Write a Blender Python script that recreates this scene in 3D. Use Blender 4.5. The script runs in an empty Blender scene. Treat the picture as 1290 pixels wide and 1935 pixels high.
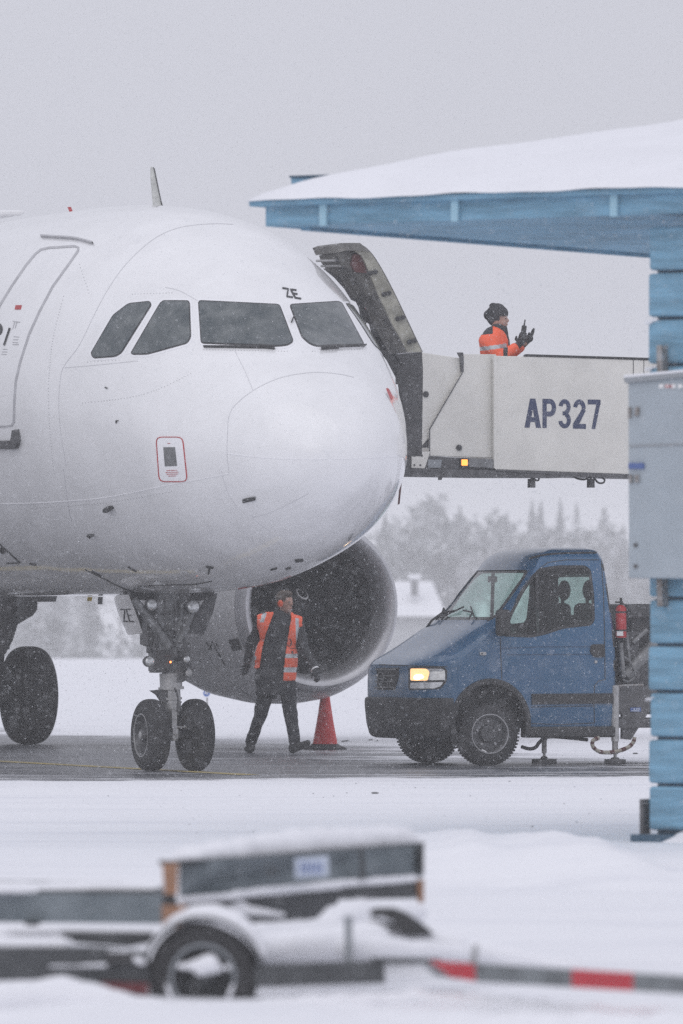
import bpy, bmesh, math, random
import numpy as np
from mathutils import Vector, Matrix
from mathutils.bvhtree import BVHTree
from mathutils.geometry import delaunay_2d_cdt
random.seed(4)
S = bpy.context.scene
COL = S.collection

# ------------------------------------------------------------------ camera, world, sun, exposure
FPX, CH, HY = 14760.0, 1.59, 1169.0          # focal length in photo pixels, eye height, horizon row
cam = bpy.data.cameras.new('camera')
camo = bpy.data.objects.new('camera', cam)
COL.objects.link(camo)
camo.location = (0, 0, CH)
camo.rotation_euler = (math.radians(90), 0, 0)
cam.sensor_fit = 'VERTICAL'
cam.sensor_height = 36
cam.lens = FPX / 1935 * 36
cam.shift_y = (HY - 967.5) / 1935
cam.clip_start = 0.5
cam.clip_end = 6000
cam.dof.use_dof = True
cam.dof.focus_distance = 83.5
cam.dof.aperture_fstop = 3.9
S.camera = camo

SUN_EL, SUN_ROT = math.radians(14), math.radians(200)
w = bpy.data.worlds.new('World')
S.world = w
w.use_nodes = True
nt = w.node_tree
nt.nodes.clear()
out = nt.nodes.new('ShaderNodeOutputWorld')
bg = nt.nodes.new('ShaderNodeBackground')
sky = nt.nodes.new('ShaderNodeTexSky')
sky.sky_type = 'NISHITA'
sky.sun_disc = False
sky.sun_elevation = SUN_EL
sky.sun_rotation = SUN_ROT
sky.dust_density = 4
hs = nt.nodes.new('ShaderNodeHueSaturation')
hs.inputs['Saturation'].default_value = 0.25
mx = nt.nodes.new('ShaderNodeMix')
mx.data_type = 'RGBA'
# low cloud deck: nearly even, only faint variation
tc = nt.nodes.new('ShaderNodeTexCoord')
no = nt.nodes.new('ShaderNodeTexNoise')
no.inputs['Scale'].default_value = 5.0
no.inputs['Detail'].default_value = 3
cr = nt.nodes.new('ShaderNodeMapRange')
cr.inputs['From Min'].default_value = 0.3
cr.inputs['From Max'].default_value = 0.7
cr.inputs['To Min'].default_value = 0.94
cr.inputs['To Max'].default_value = 1.06
cl = nt.nodes.new('ShaderNodeVectorMath')
cl.operation = 'SCALE'
cl.inputs[0].default_value = (4.98, 5.05, 5.66)
nt.links.new(tc.outputs['Generated'], no.inputs['Vector'])
nt.links.new(no.outputs['Fac'], cr.inputs['Value'])
# an overcast sky is brighter overhead than at the horizon
sx = nt.nodes.new('ShaderNodeSeparateXYZ')
nt.links.new(tc.outputs['Generated'], sx.inputs[0])
el = nt.nodes.new('ShaderNodeMapRange')
el.inputs['From Min'].default_value = 0.0
el.inputs['From Max'].default_value = 1.0
el.inputs['To Min'].default_value = 1.0
el.inputs['To Max'].default_value = 1.5
nt.links.new(sx.outputs[2], el.inputs['Value'])
ml = nt.nodes.new('ShaderNodeMath')
ml.operation = 'MULTIPLY'
nt.links.new(cr.outputs[0], ml.inputs[0])
nt.links.new(el.outputs[0], ml.inputs[1])
nt.links.new(ml.outputs[0], cl.inputs['Scale'])
nt.links.new(sky.outputs[0], hs.inputs['Color'])
nt.links.new(hs.outputs[0], mx.inputs[6])
nt.links.new(cl.outputs[0], mx.inputs[7])
mx.inputs[0].default_value = 0.93
nt.links.new(mx.outputs[2], bg.inputs['Color'])
bg.inputs['Strength'].default_value = 0.1
nt.links.new(bg.outputs[0], out.inputs[0])

sun = bpy.data.lights.new('sun', 'SUN')
sun.energy = 0.5
sun.angle = math.radians(75)
sun.color = (1.0, 0.98, 0.96)
suno = bpy.data.objects.new('sun', sun)
COL.objects.link(suno)
suno.rotation_euler = (math.radians(42), 0, math.radians(-20))

S.view_settings.view_transform = 'Standard'
S.view_settings.look = 'None'
S.view_settings.gamma = 1
S.view_settings.use_curve_mapping = False
S.view_settings.exposure = 0.20
S.render.engine = 'CYCLES'
S.cycles.use_denoising = False
S.cycles.max_bounces = 8
S.cycles.diffuse_bounces = 3
S.cycles.transparent_max_bounces = 12
S.cycles.volume_bounces = 1


# ------------------------------------------------------------------ projection helpers (site survey)
def P(px, py, D):
    return Vector(((px - 645) / FPX * D, D, CH - (py - HY) / FPX * D))


def G(px, py):
    return P(px, py, FPX * CH / (py - HY))


def ray(px, py):
    return Vector(((px - 645) / FPX, 1.0, -(py - HY) / FPX))


CAM = Vector((0, 0, CH))


def on_plane(px, py, o, n):
    d = ray(px, py)
    return CAM + d * ((o - CAM).dot(n) / d.dot(n))


# ------------------------------------------------------------------ materials
MATS = {}


def mat(name, col, rough=0.6, metal=0.0, coat=0.0, noise=0.0, nscale=3.0, bump=0.0, bscale=20.0, emit=None,
        estr=0.0, trans=0.0, col2=None, n_lo=0.35, n_hi=0.65, stretch=(1, 1, 1), alpha=1.0, spec=0.5):
    m = bpy.data.materials.new(name)
    m.use_nodes = True
    n = m.node_tree
    b = n.nodes['Principled BSDF']
    c = tuple(col) + (1,)
    b.inputs['Base Color'].default_value = c
    b.inputs['Roughness'].default_value = rough
    b.inputs['Metallic'].default_value = metal
    b.inputs['Coat Weight'].default_value = coat
    b.inputs['Coat Roughness'].default_value = 0.06
    b.inputs['Transmission Weight'].default_value = trans
    b.inputs['Alpha'].default_value = alpha
    b.inputs['Specular IOR Level'].default_value = spec
    if emit:
        b.inputs['Emission Color'].default_value = tuple(emit) + (1,)
        b.inputs['Emission Strength'].default_value = estr
    g = n.nodes.new('ShaderNodeNewGeometry')
    mp = n.nodes.new('ShaderNodeMapping')
    mp.inputs['Scale'].default_value = stretch
    n.links.new(g.outputs['Position'], mp.inputs['Vector'])
    if noise > 0 or col2:
        t = n.nodes.new('ShaderNodeTexNoise')
        t.inputs['Scale'].default_value = nscale
        t.inputs['Detail'].default_value = 6
        t.inputs['Roughness'].default_value = 0.65
        n.links.new(mp.outputs[0], t.inputs['Vector'])
        r = n.nodes.new('ShaderNodeMapRange')
        r.inputs['From Min'].default_value = n_lo
        r.inputs['From Max'].default_value = n_hi
        n.links.new(t.outputs['Fac'], r.inputs['Value'])
        k = n.nodes.new('ShaderNodeMix')
        k.data_type = 'RGBA'
        k.inputs[6].default_value = c
        k.inputs[7].default_value = tuple(col2) + (1,) if col2 else tuple(x * (1 - noise) for x in col) + (1,)
        n.links.new(r.outputs[0], k.inputs[0])
        n.links.new(k.outputs[2], b.inputs['Base Color'])
    if bump > 0:
        t2 = n.nodes.new('ShaderNodeTexNoise')
        t2.inputs['Scale'].default_value = bscale
        t2.inputs['Detail'].default_value = 5
        n.links.new(mp.outputs[0], t2.inputs['Vector'])
        bp = n.nodes.new('ShaderNodeBump')
        bp.inputs['Strength'].default_value = bump
        bp.inputs['Distance'].default_value = 0.02
        n.links.new(t2.outputs['Fac'], bp.inputs['Height'])
        n.links.new(bp.outputs[0], b.inputs['Normal'])
    MATS[name] = m
    return m


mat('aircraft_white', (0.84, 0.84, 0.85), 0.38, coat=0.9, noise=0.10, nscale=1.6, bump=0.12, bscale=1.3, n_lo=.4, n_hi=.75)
mat('aircraft_grime', (0.55, 0.55, 0.55), 0.5)
mat('seam', (0.60, 0.60, 0.62), 0.6)
mat('seam_light', (0.86, 0.86, 0.88), 0.5)
mat('door_outline', (0.50, 0.50, 0.52), 0.5, noise=0.2, nscale=8)
mat('cockpit_glass', (0.014, 0.030, 0.036), 0.10, noise=0.6, nscale=4, col2=(0.12, 0.135, 0.135), spec=0.8, n_lo=.4, n_hi=.7)
mat('window_frame', (0.02, 0.02, 0.022), 0.5)
mat('window_surround', (0.85, 0.85, 0.87), 0.35)
mat('black_rubber', (0.022, 0.022, 0.024), 0.85, noise=0.5, nscale=25, bump=0.3, bscale=60, col2=(0.05, 0.05, 0.052))
mat('black_plastic', (0.028, 0.029, 0.031), 0.6, noise=0.4, nscale=12, col2=(0.045, 0.045, 0.047), bump=0.15, bscale=80)
mat('dark_metal', (0.06, 0.06, 0.064), 0.5, metal=0.3, noise=0.5, nscale=14, col2=(0.13, 0.13, 0.135))
mat('grey_metal', (0.24, 0.245, 0.25), 0.45, metal=0.4, noise=0.4, nscale=10)
mat('antenna_grey', (0.66, 0.67, 0.64), 0.5, noise=0.3, nscale=14)
mat('gear_grey', (0.13, 0.13, 0.135), 0.5, metal=0.2, noise=0.4, nscale=12)
mat('light_metal', (0.50, 0.50, 0.50), 0.4, metal=0.3, noise=0.3, nscale=12)
mat('polished_metal', (0.55, 0.55, 0.57), 0.5, metal=0.8, noise=0.15, nscale=3)
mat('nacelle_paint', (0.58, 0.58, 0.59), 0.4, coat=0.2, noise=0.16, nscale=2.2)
mat('inlet_liner', (0.075, 0.075, 0.078), 0.65, noise=0.4, nscale=10)
mat('fan_metal', (0.05, 0.05, 0.053), 0.4, metal=0.3)
mat('white_paint', (0.78, 0.78, 0.78), 0.5)
mat('lens_glass', (0.75, 0.77, 0.78), 0.12, metal=0.4, coat=1.0, noise=0.4, nscale=30)
mat('navy', (0.035, 0.05, 0.12), 0.5, noise=0.2, nscale=12)
mat('black_paint', (0.02, 0.02, 0.025), 0.5)
mat('red_paint', (0.50, 0.03, 0.035), 0.5, noise=0.25, nscale=8)
mat('beige_paint', (0.76, 0.745, 0.70), 0.6, noise=0.12, nscale=2.4, bump=0.05, bscale=8)
mat('beige_primer', (0.38, 0.37, 0.31), 0.6, noise=0.45, nscale=7)
mat('door_lining', (0.09, 0.088, 0.086), 0.8, noise=0.5, nscale=7, col2=(0.22, 0.215, 0.20), bump=0.4, bscale=30)
mat('canvas_dark', (0.085, 0.085, 0.088), 0.85, noise=0.3, nscale=7, bump=0.2, bscale=20)
mat('van_blue', (0.012, 0.10, 0.215), 0.34, coat=0.55, col2=(0.03, 0.11, 0.23), nscale=5)
mat('van_inside', (0.05, 0.052, 0.055), 0.8)
mat('seat_cloth', (0.035, 0.036, 0.04), 0.9, noise=0.3, nscale=10)
mat('wheel_steel', (0.12, 0.12, 0.125), 0.45, metal=0.5, noise=0.4, nscale=14)
mat('rim_edge', (0.42, 0.42, 0.43), 0.4, metal=0.4)
mat('headlamp_on', (0.9, 0.7, 0.45), 0.15, emit=(1.0, 0.50, 0.18), estr=1.15, coat=1.0)
mat('bulb_core', (1, 0.9, 0.7), 0.3, emit=(1.0, 0.78, 0.45), estr=5)
mat('amber_lamp', (1.0, 0.25, 0.03), 0.3, emit=(1.0, 0.27, 0.04), estr=2.2)
mat('red_lamp', (1.0, 0.1, 0.03), 0.3, emit=(1.0, 0.2, 0.05), estr=5)
mat('hi_vis', (1.0, 0.15, 0.06), 0.7, noise=0.15, nscale=9, emit=(1.0, 0.12, 0.05), estr=0.0, bump=0.5, bscale=14)
mat('reflective', (0.55, 0.56, 0.58), 0.35, metal=0.2, noise=0.2, nscale=20)
mat('skin_face', (0.46, 0.27, 0.21), 0.6, noise=0.15, nscale=20)
mat('hair_brown', (0.10, 0.068, 0.045), 0.8, noise=0.5, nscale=60, bump=0.6, bscale=120)
mat('jacket_black', (0.022, 0.023, 0.026), 0.85, noise=0.5, nscale=10, col2=(0.042, 0.043, 0.048), bump=0.5, bscale=14)
mat('trousers_dark', (0.034, 0.036, 0.043), 0.9, noise=0.4, nscale=10, bump=0.5, bscale=12)
mat('knit_black', (0.02, 0.021, 0.025), 0.95, noise=0.5, nscale=50, col2=(0.06, 0.06, 0.066), bump=1.0, bscale=70)
mat('ear_orange', (0.75, 0.10, 0.03), 0.5)
mat('cone_red', (0.72, 0.05, 0.05), 0.6, noise=0.15, nscale=10, bump=0.2, bscale=30)
mat('shed_blue', (0.20, 0.40, 0.55), 0.75, noise=0.38, nscale=4.0, bump=0.35, bscale=9, stretch=(0.5, 0.5, 4))
mat('shed_blue_light', (0.34, 0.56, 0.68), 0.7, noise=0.1, nscale=3)
mat('shed_joint', (0.05, 0.10, 0.15), 0.8)
mat('cabinet_grey', (0.37, 0.42, 0.46), 0.55, metal=0.1, noise=0.1, nscale=4)
mat('cabinet_edge', (0.27, 0.29, 0.31), 0.6)
mat('zinc', (0.40, 0.41, 0.42), 0.5, metal=0.4, noise=0.5, nscale=20, col2=(0.16, 0.13, 0.11))
mat('sign_blue', (0.03, 0.12, 0.45), 0.5)
mat('board_grey', (0.10, 0.125, 0.14), 0.7, noise=0.5, nscale=3.0, col2=(0.20, 0.23, 0.25), bump=0.2, bscale=10)
mat('frame_dark', (0.045, 0.049, 0.053), 0.7, noise=0.4, nscale=6, col2=(0.08, 0.085, 0.09))
mat('wood_orange', (0.40, 0.215, 0.13), 0.8, noise=0.3, nscale=6, bump=0.2, bscale=20)
mat('strip_red', (0.50, 0.03, 0.045), 0.5, noise=0.1, nscale=8)
mat('strip_dirty', (0.16, 0.025, 0.03), 0.6, noise=0.3, nscale=8)
mat('strip_grey', (0.20, 0.22, 0.23), 0.5, noise=0.4, nscale=6, col2=(0.10, 0.11, 0.115))
mat('label_white', (0.60, 0.66, 0.76), 0.6)
mat('label_blue', (0.08, 0.13, 0.32), 0.6)
mat('house_wall', (0.36, 0.37, 0.38), 0.8, noise=0.1, nscale=1)
mat('house_dark', (0.12, 0.12, 0.125), 0.8)
mat('bark', (0.11, 0.10, 0.095), 0.9)
mat('frosted_foliage', (0.05, 0.06, 0.055), 0.9, col2=(0.55, 0.56, 0.58), nscale=.4, n_lo=0.42, n_hi=0.62)
mat('hose_beige', (0.36, 0.33, 0.28), 0.7)
mat('yellow_tag', (0.75, 0.55, 0.10), 0.6)
mat('snow_flake', (0.85, 0.86, 0.88), 0.8)
SN = mat('snow', (0.83, 0.835, 0.87), 0.75, noise=0.05, nscale=1.4, bump=0.35, bscale=7)
mat('snow_shore', (0.83, 0.835, 0.87), 0.8, noise=0.04, nscale=3, bump=0.5, bscale=4)
# van window glass: real transparent tinted glass
gm = bpy.data.materials.new('tinted_glass')
gm.use_nodes = True
gn = gm.node_tree
gn.nodes.clear()
go = gn.nodes.new('ShaderNodeOutputMaterial')
gmx = gn.nodes.new('ShaderNodeMixShader')
gt = gn.nodes.new('ShaderNodeBsdfTransparent')
gt.inputs[0].default_value = (0.72, 0.86, 0.82, 1)
gg = gn.nodes.new('ShaderNodeBsdfGlossy')
gg.inputs['Roughness'].default_value = 0.03
gf = gn.nodes.new('ShaderNodeFresnel')
gf.inputs[0].default_value = 1.5
gn.links.new(gf.outputs[0], gmx.inputs[0])
gn.links.new(gt.outputs[0], gmx.inputs[1])
gn.links.new(gg.outputs[0], gmx.inputs[2])
gn.links.new(gmx.outputs[0], go.inputs[0])
MATS['tinted_glass'] = gm


# ------------------------------------------------------------------ object helpers
def wloc(o):
    v = Vector((0, 0, 0))
    while o is not None:
        v = v + Vector(o.location)
        o = o.parent
    return v


class MB:
    """collects faces in world coordinates and links them as one mesh object"""

    def __init__(self):
        self.v = []
        self.f = []
        self.mi = []
        self.cur = 0

    def add(self, vs, fs):
        o = len(self.v)
        self.v += [tuple(x) for x in vs]
        for f in fs:
            self.f.append([o + i for i in f])
            self.mi.append(self.cur)
        return self

    def box(self, c, size, X=(1, 0, 0), Y=(0, 1, 0), Z=(0, 0, 1)):
        c = Vector(c)
        X, Y, Z = Vector(X).normalized(), Vector(Y).normalized(), Vector(Z).normalized()
        a, b, d = [s / 2 for s in size]
        vs = [c + X * (a * i) + Y * (b * j) + Z * (d * k) for i in (-1, 1) for j in (-1, 1) for k in (-1, 1)]
        return self.add(vs, [(0, 1, 3, 2), (4, 6, 7, 5), (0, 4, 5, 1), (2, 3, 7, 6), (0, 2, 6, 4), (1, 5, 7, 3)])

    def cyl(self, p0, p1, r0, r1=None, n=16, cap=True):
        p0, p1 = Vector(p0), Vector(p1)
        r1 = r0 if r1 is None else r1
        z = (p1 - p0).normalized()
        x = z.orthogonal().normalized()
        y = z.cross(x)
        vs = []
        for p, r in ((p0, r0), (p1, r1)):
            for i in range(n):
                a = 2 * math.pi * i / n
                vs.append(p + x * (r * math.cos(a)) + y * (r * math.sin(a)))
        fs = [(i, (i + 1) % n, n + (i + 1) % n, n + i) for i in range(n)]
        if cap:
            fs += [tuple(range(n - 1, -1, -1)), tuple(range(n, 2 * n))]
        return self.add(vs, fs)

    def sph(self, c, r, n=14, m=8, sc=(1, 1, 1), R=None):
        c = Vector(c)
        vs = [(0, 0, 1)]
        for j in range(1, m):
            t = math.pi * j / m
            for i in range(n):
                a = 2 * math.pi * i / n
                vs.append((math.sin(t) * math.cos(a), math.sin(t) * math.sin(a), math.cos(t)))
        vs.append((0, 0, -1))
        q = [Vector((x * sc[0] * r, y * sc[1] * r, z * sc[2] * r)) for x, y, z in vs]
        if R is not None:
            q = [R @ p for p in q]
        q = [c + p for p in q]
        fs = [(0, 1 + i, 1 + (i + 1) % n) for i in range(n)]
        for j in range(m - 2):
            for i in range(n):
                a, b = 1 + j * n + i, 1 + j * n + (i + 1) % n
                fs.append((a, a + n, b + n, b))
        L = len(q) - 1
        o = 1 + (m - 2) * n
        fs += [(L, o + (i + 1) % n, o + i) for i in range(n)]
        return self.add(q, fs)

    def tube(self, pts, r, n=8):
        pts = [Vector(p) for p in pts]
        vs, fs = [], []
        for k, p in enumerate(pts):
            t = (pts[min(k + 1, len(pts) - 1)] - pts[max(k - 1, 0)]).normalized()
            x = t.cross(Vector((0.13, 0.2, 1))).normalized()
            y = t.cross(x)
            rr = r[k] if isinstance(r, (list, tuple)) else r
            for i in range(n):
                a = 2 * math.pi * i / n
                vs.append(p + x * (rr * math.cos(a)) + y * (rr * math.sin(a)))
        for k in range(len(pts) - 1):
            for i in range(n):
                fs.append((k * n + i, k * n + (i + 1) % n, (k + 1) * n + (i + 1) % n, (k + 1) * n + i))
        fs.append(tuple(range(n - 1, -1, -1)))
        fs.append(tuple((len(pts) - 1) * n + i for i in range(n)))
        return self.add(vs, fs)

    def prism(self, pts, ext):
        pts = [Vector(p) for p in pts]
        ext = Vector(ext)
        n = len(pts)
        vs = pts + [p + ext for p in pts]
        fs = [tuple(range(n)), tuple(range(2 * n - 1, n - 1, -1))]
        fs += [(i, n + i, n + (i + 1) % n, (i + 1) % n) for i in range(n)]
        return self.add(vs, fs)

    def lathe(self, c, axis, prof, n=48, close=False):
        """prof: (distance along axis, radius)"""
        c, z = Vector(c), Vector(axis).normalized()
        x = z.cross(Vector((0, 0, 1)))
        x = x.normalized() if x.length > .01 else Vector((1, 0, 0))
        y = z.cross(x)
        vs = []
        for d, r in prof:
            for i in range(n):
                a = 2 * math.pi * i / n
                vs.append(c + z * d + x * (r * math.cos(a)) + y * (r * math.sin(a)))
        fs = []
        L = len(prof)
        for k in range(L if close else L - 1):
            k2 = (k + 1) % L
            for i in range(n):
                fs.append((k * n + i, k * n + (i + 1) % n, k2 * n + (i + 1) % n, k2 * n + i))
        return self.add(vs, fs)

    def mesh(self, name, off, fix=True):
        me = bpy.data.meshes.new(name)
        me.from_pydata([(x[0] - off[0], x[1] - off[1], x[2] - off[2]) for x in self.v], [], self.f)
        me.polygons.foreach_set('material_index', self.mi)
        if fix:
            bm = bmesh.new()
            bm.from_mesh(me)
            bmesh.ops.recalc_face_normals(bm, faces=bm.faces)
            bm.to_mesh(me)
            bm.free()
        return me

    def build(self, name, m, parent=None, smooth=True, kind=None, label=None, bevel=0.0, fix=True, tag=None):
        off = wloc(parent)
        me = self.mesh(name, off, fix)
        for q in (m if isinstance(m, (list, tuple)) else [m]):
            me.materials.append(MATS[q])
        if smooth:
            me.shade_smooth()
            try:
                me.set_sharp_from_angle(angle=math.radians(38))
            except Exception:
                pass
        o = bpy.data.objects.new(name, me)
        COL.objects.link(o)
        if parent is not None:
            o.parent = parent
        if bevel:
            b = o.modifiers.new('bevel', 'BEVEL')
            b.width = bevel
            b.segments = 2
            b.limit_method = 'ANGLE'
        if kind:
            o['kind'] = kind
        if label:
            o['label'] = label
        if tag:
            o['label'], o['category'] = tag
        return o


def thing(name, label, cat, loc=(0, 0, 0), group=None):
    o = bpy.data.objects.new(name, None)
    COL.objects.link(o)
    o.location = loc
    o['label'] = label
    o['category'] = cat
    if group:
        o['group'] = group
    o.empty_display_size = 0.2
    return o


def linkmesh(name, me, parent, M=None, label=None):
    o = bpy.data.objects.new(name, me)
    COL.objects.link(o)
    o.parent = parent
    if M is not None:
        o.matrix_local = M
    if label:
        o['label'] = label
    return o


def smoothpath(pts, k=6, closed=False):
    pts = [Vector((p[0], p[1])) for p in pts]
    n = len(pts)
    res = []
    for i in range(n if closed else n - 1):
        if closed:
            p0, p1, p2, p3 = pts[i - 1], pts[i], pts[(i + 1) % n], pts[(i + 2) % n]
        else:
            p0, p1, p2, p3 = pts[max(i - 1, 0)], pts[i], pts[i + 1], pts[min(i + 2, n - 1)]
        for j in range(k):
            t = j / k
            res.append(0.5 * ((2 * p1) + (p2 - p0) * t + (2 * p0 - 5 * p1 + 4 * p2 - p3) * t * t
                              + (3 * p1 - p0 - 3 * p2 + p3) * t ** 3))
    if not closed:
        res.append(pts[-1])
    return [(p[0], p[1]) for p in res]


def rnd(poly, r, k=4):
    """round the corners of a polygon"""
    res = []
    n = len(poly)
    for i in range(n):
        a, b, c = (Vector(poly[i - 1]), Vector(poly[i]), Vector(poly[(i + 1) % n]))
        la, lc = (a - b).length, (c - b).length
        q = min(r, la * .45, lc * .45)
        p, s = b + (a - b) * (q / la), b + (c - b) * (q / lc)
        for j in range(k + 1):
            t = j / k
            res.append(tuple(p * (1 - t) ** 2 + b * 2 * t * (1 - t) + s * t * t))
    return res


def grow(poly, d):
    """offset polygon outward by d"""
    n = len(poly)
    A = sum(poly[i - 1][0] * poly[i][1] - poly[i][0] * poly[i - 1][1] for i in range(n))
    sg = 1 if A > 0 else -1
    res = []
    for i in range(n):
        a, b, c = Vector(poly[i - 1]), Vector(poly[i]), Vector(poly[(i + 1) % n])
        e1, e2 = (b - a), (c - b)
        if e1.length < 1e-6 or e2.length < 1e-6:
            e1 = e2 = c - a
        n1 = Vector((e1.y, -e1.x)).normalized() * sg
        n2 = Vector((e2.y, -e2.x)).normalized() * sg
        m = (n1 + n2)
        m = m.normalized() if m.length > 1e-6 else n1
        q = max(0.35, m.dot(n1))
        res.append(tuple(b + m * (d / q)))
    return res


def hit(bvh, px, py):
    d = ray(px, py).normalized()
    h, nrm, _, _ = bvh.ray_cast(CAM, d, 2000)
    if h is None:
        return None
    if nrm.dot(d) > 0:
        nrm = -nrm
    return h, nrm


def decal(bvh, poly, ofs=0.004, step=5.0, xf=None):
    """a thin shaped plate that lies on a curved surface"""
    n = len(poly)
    dense = []
    for i in range(n):
        a, b = Vector(poly[i]), Vector(poly[(i + 1) % n])
        k = max(1, int((b - a).length / step))
        for j in range(k):
            dense.append(a + (b - a) * (j / k))
    xs = [p[0] for p in poly]
    ys = [p[1] for p in poly]
    pts = list(dense)

    def inside(x, y):
        c = False
        for i in range(n):
            x1, y1 = poly[i][0], poly[i][1]
            x2, y2 = poly[(i + 1) % n][0], poly[(i + 1) % n][1]
            if (y1 > y) != (y2 > y) and x < (x2 - x1) * (y - y1) / (y2 - y1) + x1:
                c = not c
        return c
    y = min(ys) + step
    while y < max(ys):
        x = min(xs) + step
        while x < max(xs):
            if inside(x, y) and min((p - Vector((x, y))).length for p in dense) > step * .5:
                pts.append(Vector((x, y)))
            x += step
        y += step
    m = len(dense)
    edges = [(i, (i + 1) % m) for i in range(m)]
    vs, _, fs, _, _, _ = delaunay_2d_cdt([Vector((p[0], p[1])) for p in pts], edges, [], 1, 1e-4)
    P3, N3 = [], []
    last = None
    for p in vs:
        h = hit(bvh, p[0], p[1]) or last
        if h is None:
            return MB()
        last = h
        P3.append(h[0])
        N3.append(h[1])
    q = MB()
    top = [a + b * ofs for a, b in zip(P3, N3)]
    bot = [a - b * 0.006 for a, b in zip(P3, N3)]
    if xf:
        top = [xf(p) for p in top]
        bot = [xf(p) for p in bot]
    L = len(top)
    ec = {}
    for f in fs:
        for i in range(len(f)):
            e = (f[i], f[(i + 1) % len(f)])
            k = (min(e), max(e))
            ec.setdefault(k, []).append(e)
    F = [tuple(f) for f in fs]
    for k, es in ec.items():
        if len(es) == 1:
            a, b = es[0]
            F.append((b, a, a + L, b + L))
    q.add(top + bot, F)
    return q


def stroke(bvh, path, width, ofs=0.004, closed=False, step=5.0, q=None, xf=None):
    q = q or MB()
    pts = [Vector((p[0], p[1])) for p in path]
    if closed:
        pts.append(pts[0].copy())
    dn = []
    for a, b in zip(pts[:-1], pts[1:]):
        k = max(1, int((b - a).length / step))
        for j in range(k):
            dn.append(a + (b - a) * (j / k))
    dn.append(pts[-1])
    vs = []
    for i, p in enumerate(dn):
        if closed:
            t = dn[(i + 1) % (len(dn) - 1)] - dn[(i - 1) % (len(dn) - 1)]
        else:
            t = dn[min(i + 1, len(dn) - 1)] - dn[max(i - 1, 0)]
        t.normalize()
        nn = Vector((-t.y, t.x)) * (width / 2)
        row = []
        for s in (p + nn, p - nn):
            h = hit(bvh, s[0], s[1])
            if h is None:
                break
            row += [h[0] + h[1] * ofs, h[0] - h[1] * 0.004]
        if len(row) == 4:
            vs.append(row)
        else:
            vs.append(None)
    for a, b in zip(vs[:-1], vs[1:]):
        if a and b:
            v8 = a + b
            if xf:
                v8 = [xf(p) for p in v8]
            q.add(v8, [(0, 4, 6, 2), (0, 1, 5, 4), (2, 6, 7, 3)])
    return q


def bvh_of(o):
    me = o.data
    off = wloc(o.parent) + Vector(o.location)
    return BVHTree.FromPolygons([v.co + off for v in me.vertices], [tuple(p.vertices) for p in me.polygons])


def blob(name, prims, m, parent, voxel=0.012, smooth=4, cut=None, kind=None, label=None, disp=0.0, tag=None):
    """one continuous skin grown over tapered capsules and ellipsoids"""
    q = MB()
    for p in prims:
        if p[0] == 'c':
            _, a, b, ra, rb = p
            a, b = Vector(a), Vector(b)
            q.cyl(a, b, ra, rb, 14)
            q.sph(a, ra, 14, 8)
            q.sph(b, rb, 14, 8)
        elif p[0] == 'e':
            q.sph(p[1], 1.0, 20, 12, p[2], p[3] if len(p) > 3 else None)
        elif p[0] == 'b':
            q.box(p[1], p[2], *(p[3:]))
    off = wloc(parent)
    me = q.mesh(name, off)
    o = bpy.data.objects.new(name, me)
    COL.objects.link(o)
    r = o.modifiers.new('r', 'REMESH')
    r.mode = 'VOXEL'
    r.voxel_size = voxel
    if smooth:
        s = o.modifiers.new('s', 'SMOOTH')
        s.iterations = smooth
        s.factor = 0.5
    if disp:
        tx = bpy.data.textures.new(name, 'CLOUDS')
        tx.noise_scale = 0.16
        d = o.modifiers.new('d', 'DISPLACE')
        d.texture = tx
        d.strength = disp
        d.texture_coords = 'LOCAL'
    dg = bpy.context.evaluated_depsgraph_get()
    me2 = bpy.data.meshes.new_from_object(o.evaluated_get(dg))
    o.modifiers.clear()
    o.data = me2
    bpy.data.meshes.remove(me)
    me2.name = name
    if cut:
        bm = bmesh.new()
        bm.from_mesh(me2)
        dead = [f for f in bm.faces if cut(f.calc_center_median() + off)]
        bmesh.ops.delete(bm, geom=dead, context='FACES')
        bm.to_mesh(me2)
        bm.free()
    me2.materials.clear()
    ms = m if isinstance(m, (list, tuple)) else [m]
    for x in ms:
        me2.materials.append(MATS[x])
    me2.shade_smooth()
    if parent is not None:
        o.parent = parent
    if kind:
        o['kind'] = kind
    if label:
        o['label'] = label
    if tag:
        o['label'], o['category'] = tag
    return o


def paint(o, fn):
    """material index per face from its world position"""
    off = wloc(o.parent)
    for p in o.data.polygons:
        p.material_index = fn(p.center + off)


# ------------------------------------------------------------------ ground
def crest(D):
    if D < 300:
        return 0.0
    t = min(1, (D - 300) / 330)
    return -4.2 * t * t * (3 - 2 * t)


def nz(x, y, s=0):
    return (math.sin(x * 1.3 + s) * math.sin(y * .7 + s * 2) + .5 * math.sin(x * 3.1 + 1.7 * y + s) + .25 * math.sin(x * 7.3 - 2.9 * y))


def gz(x, D):
    z = crest(D)
    if D < 60:
        # ploughed bank in front of the shed, flatter towards the left
        edge = 46.6 + .35 * math.sin(x * 2.1)
        t = max(0, min(1, (D - edge + 0.9) / 0.9))
        back = max(0, min(1, (58 - D) / 9))
        side = max(0.25, min(1, (x + 1.2) / 1.6))
        lump = 0.035 * max(0, nz(x * 2.2, D * .9)) + .05 * math.exp(-((x - 0.80) / .12) ** 2) + .035 * math.exp(-((x - 1.25) / .2) ** 2)
        z += ((0.20 + lump) * (1 - .62 * max(0, min(1, (x - 1.55) / .4)))) * t * back * side
        f = max(0, min(1, (46 - D) / 6))
        z += f * 0.02 * nz(x * 1.1, D * .5, 2)
    return z


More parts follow.
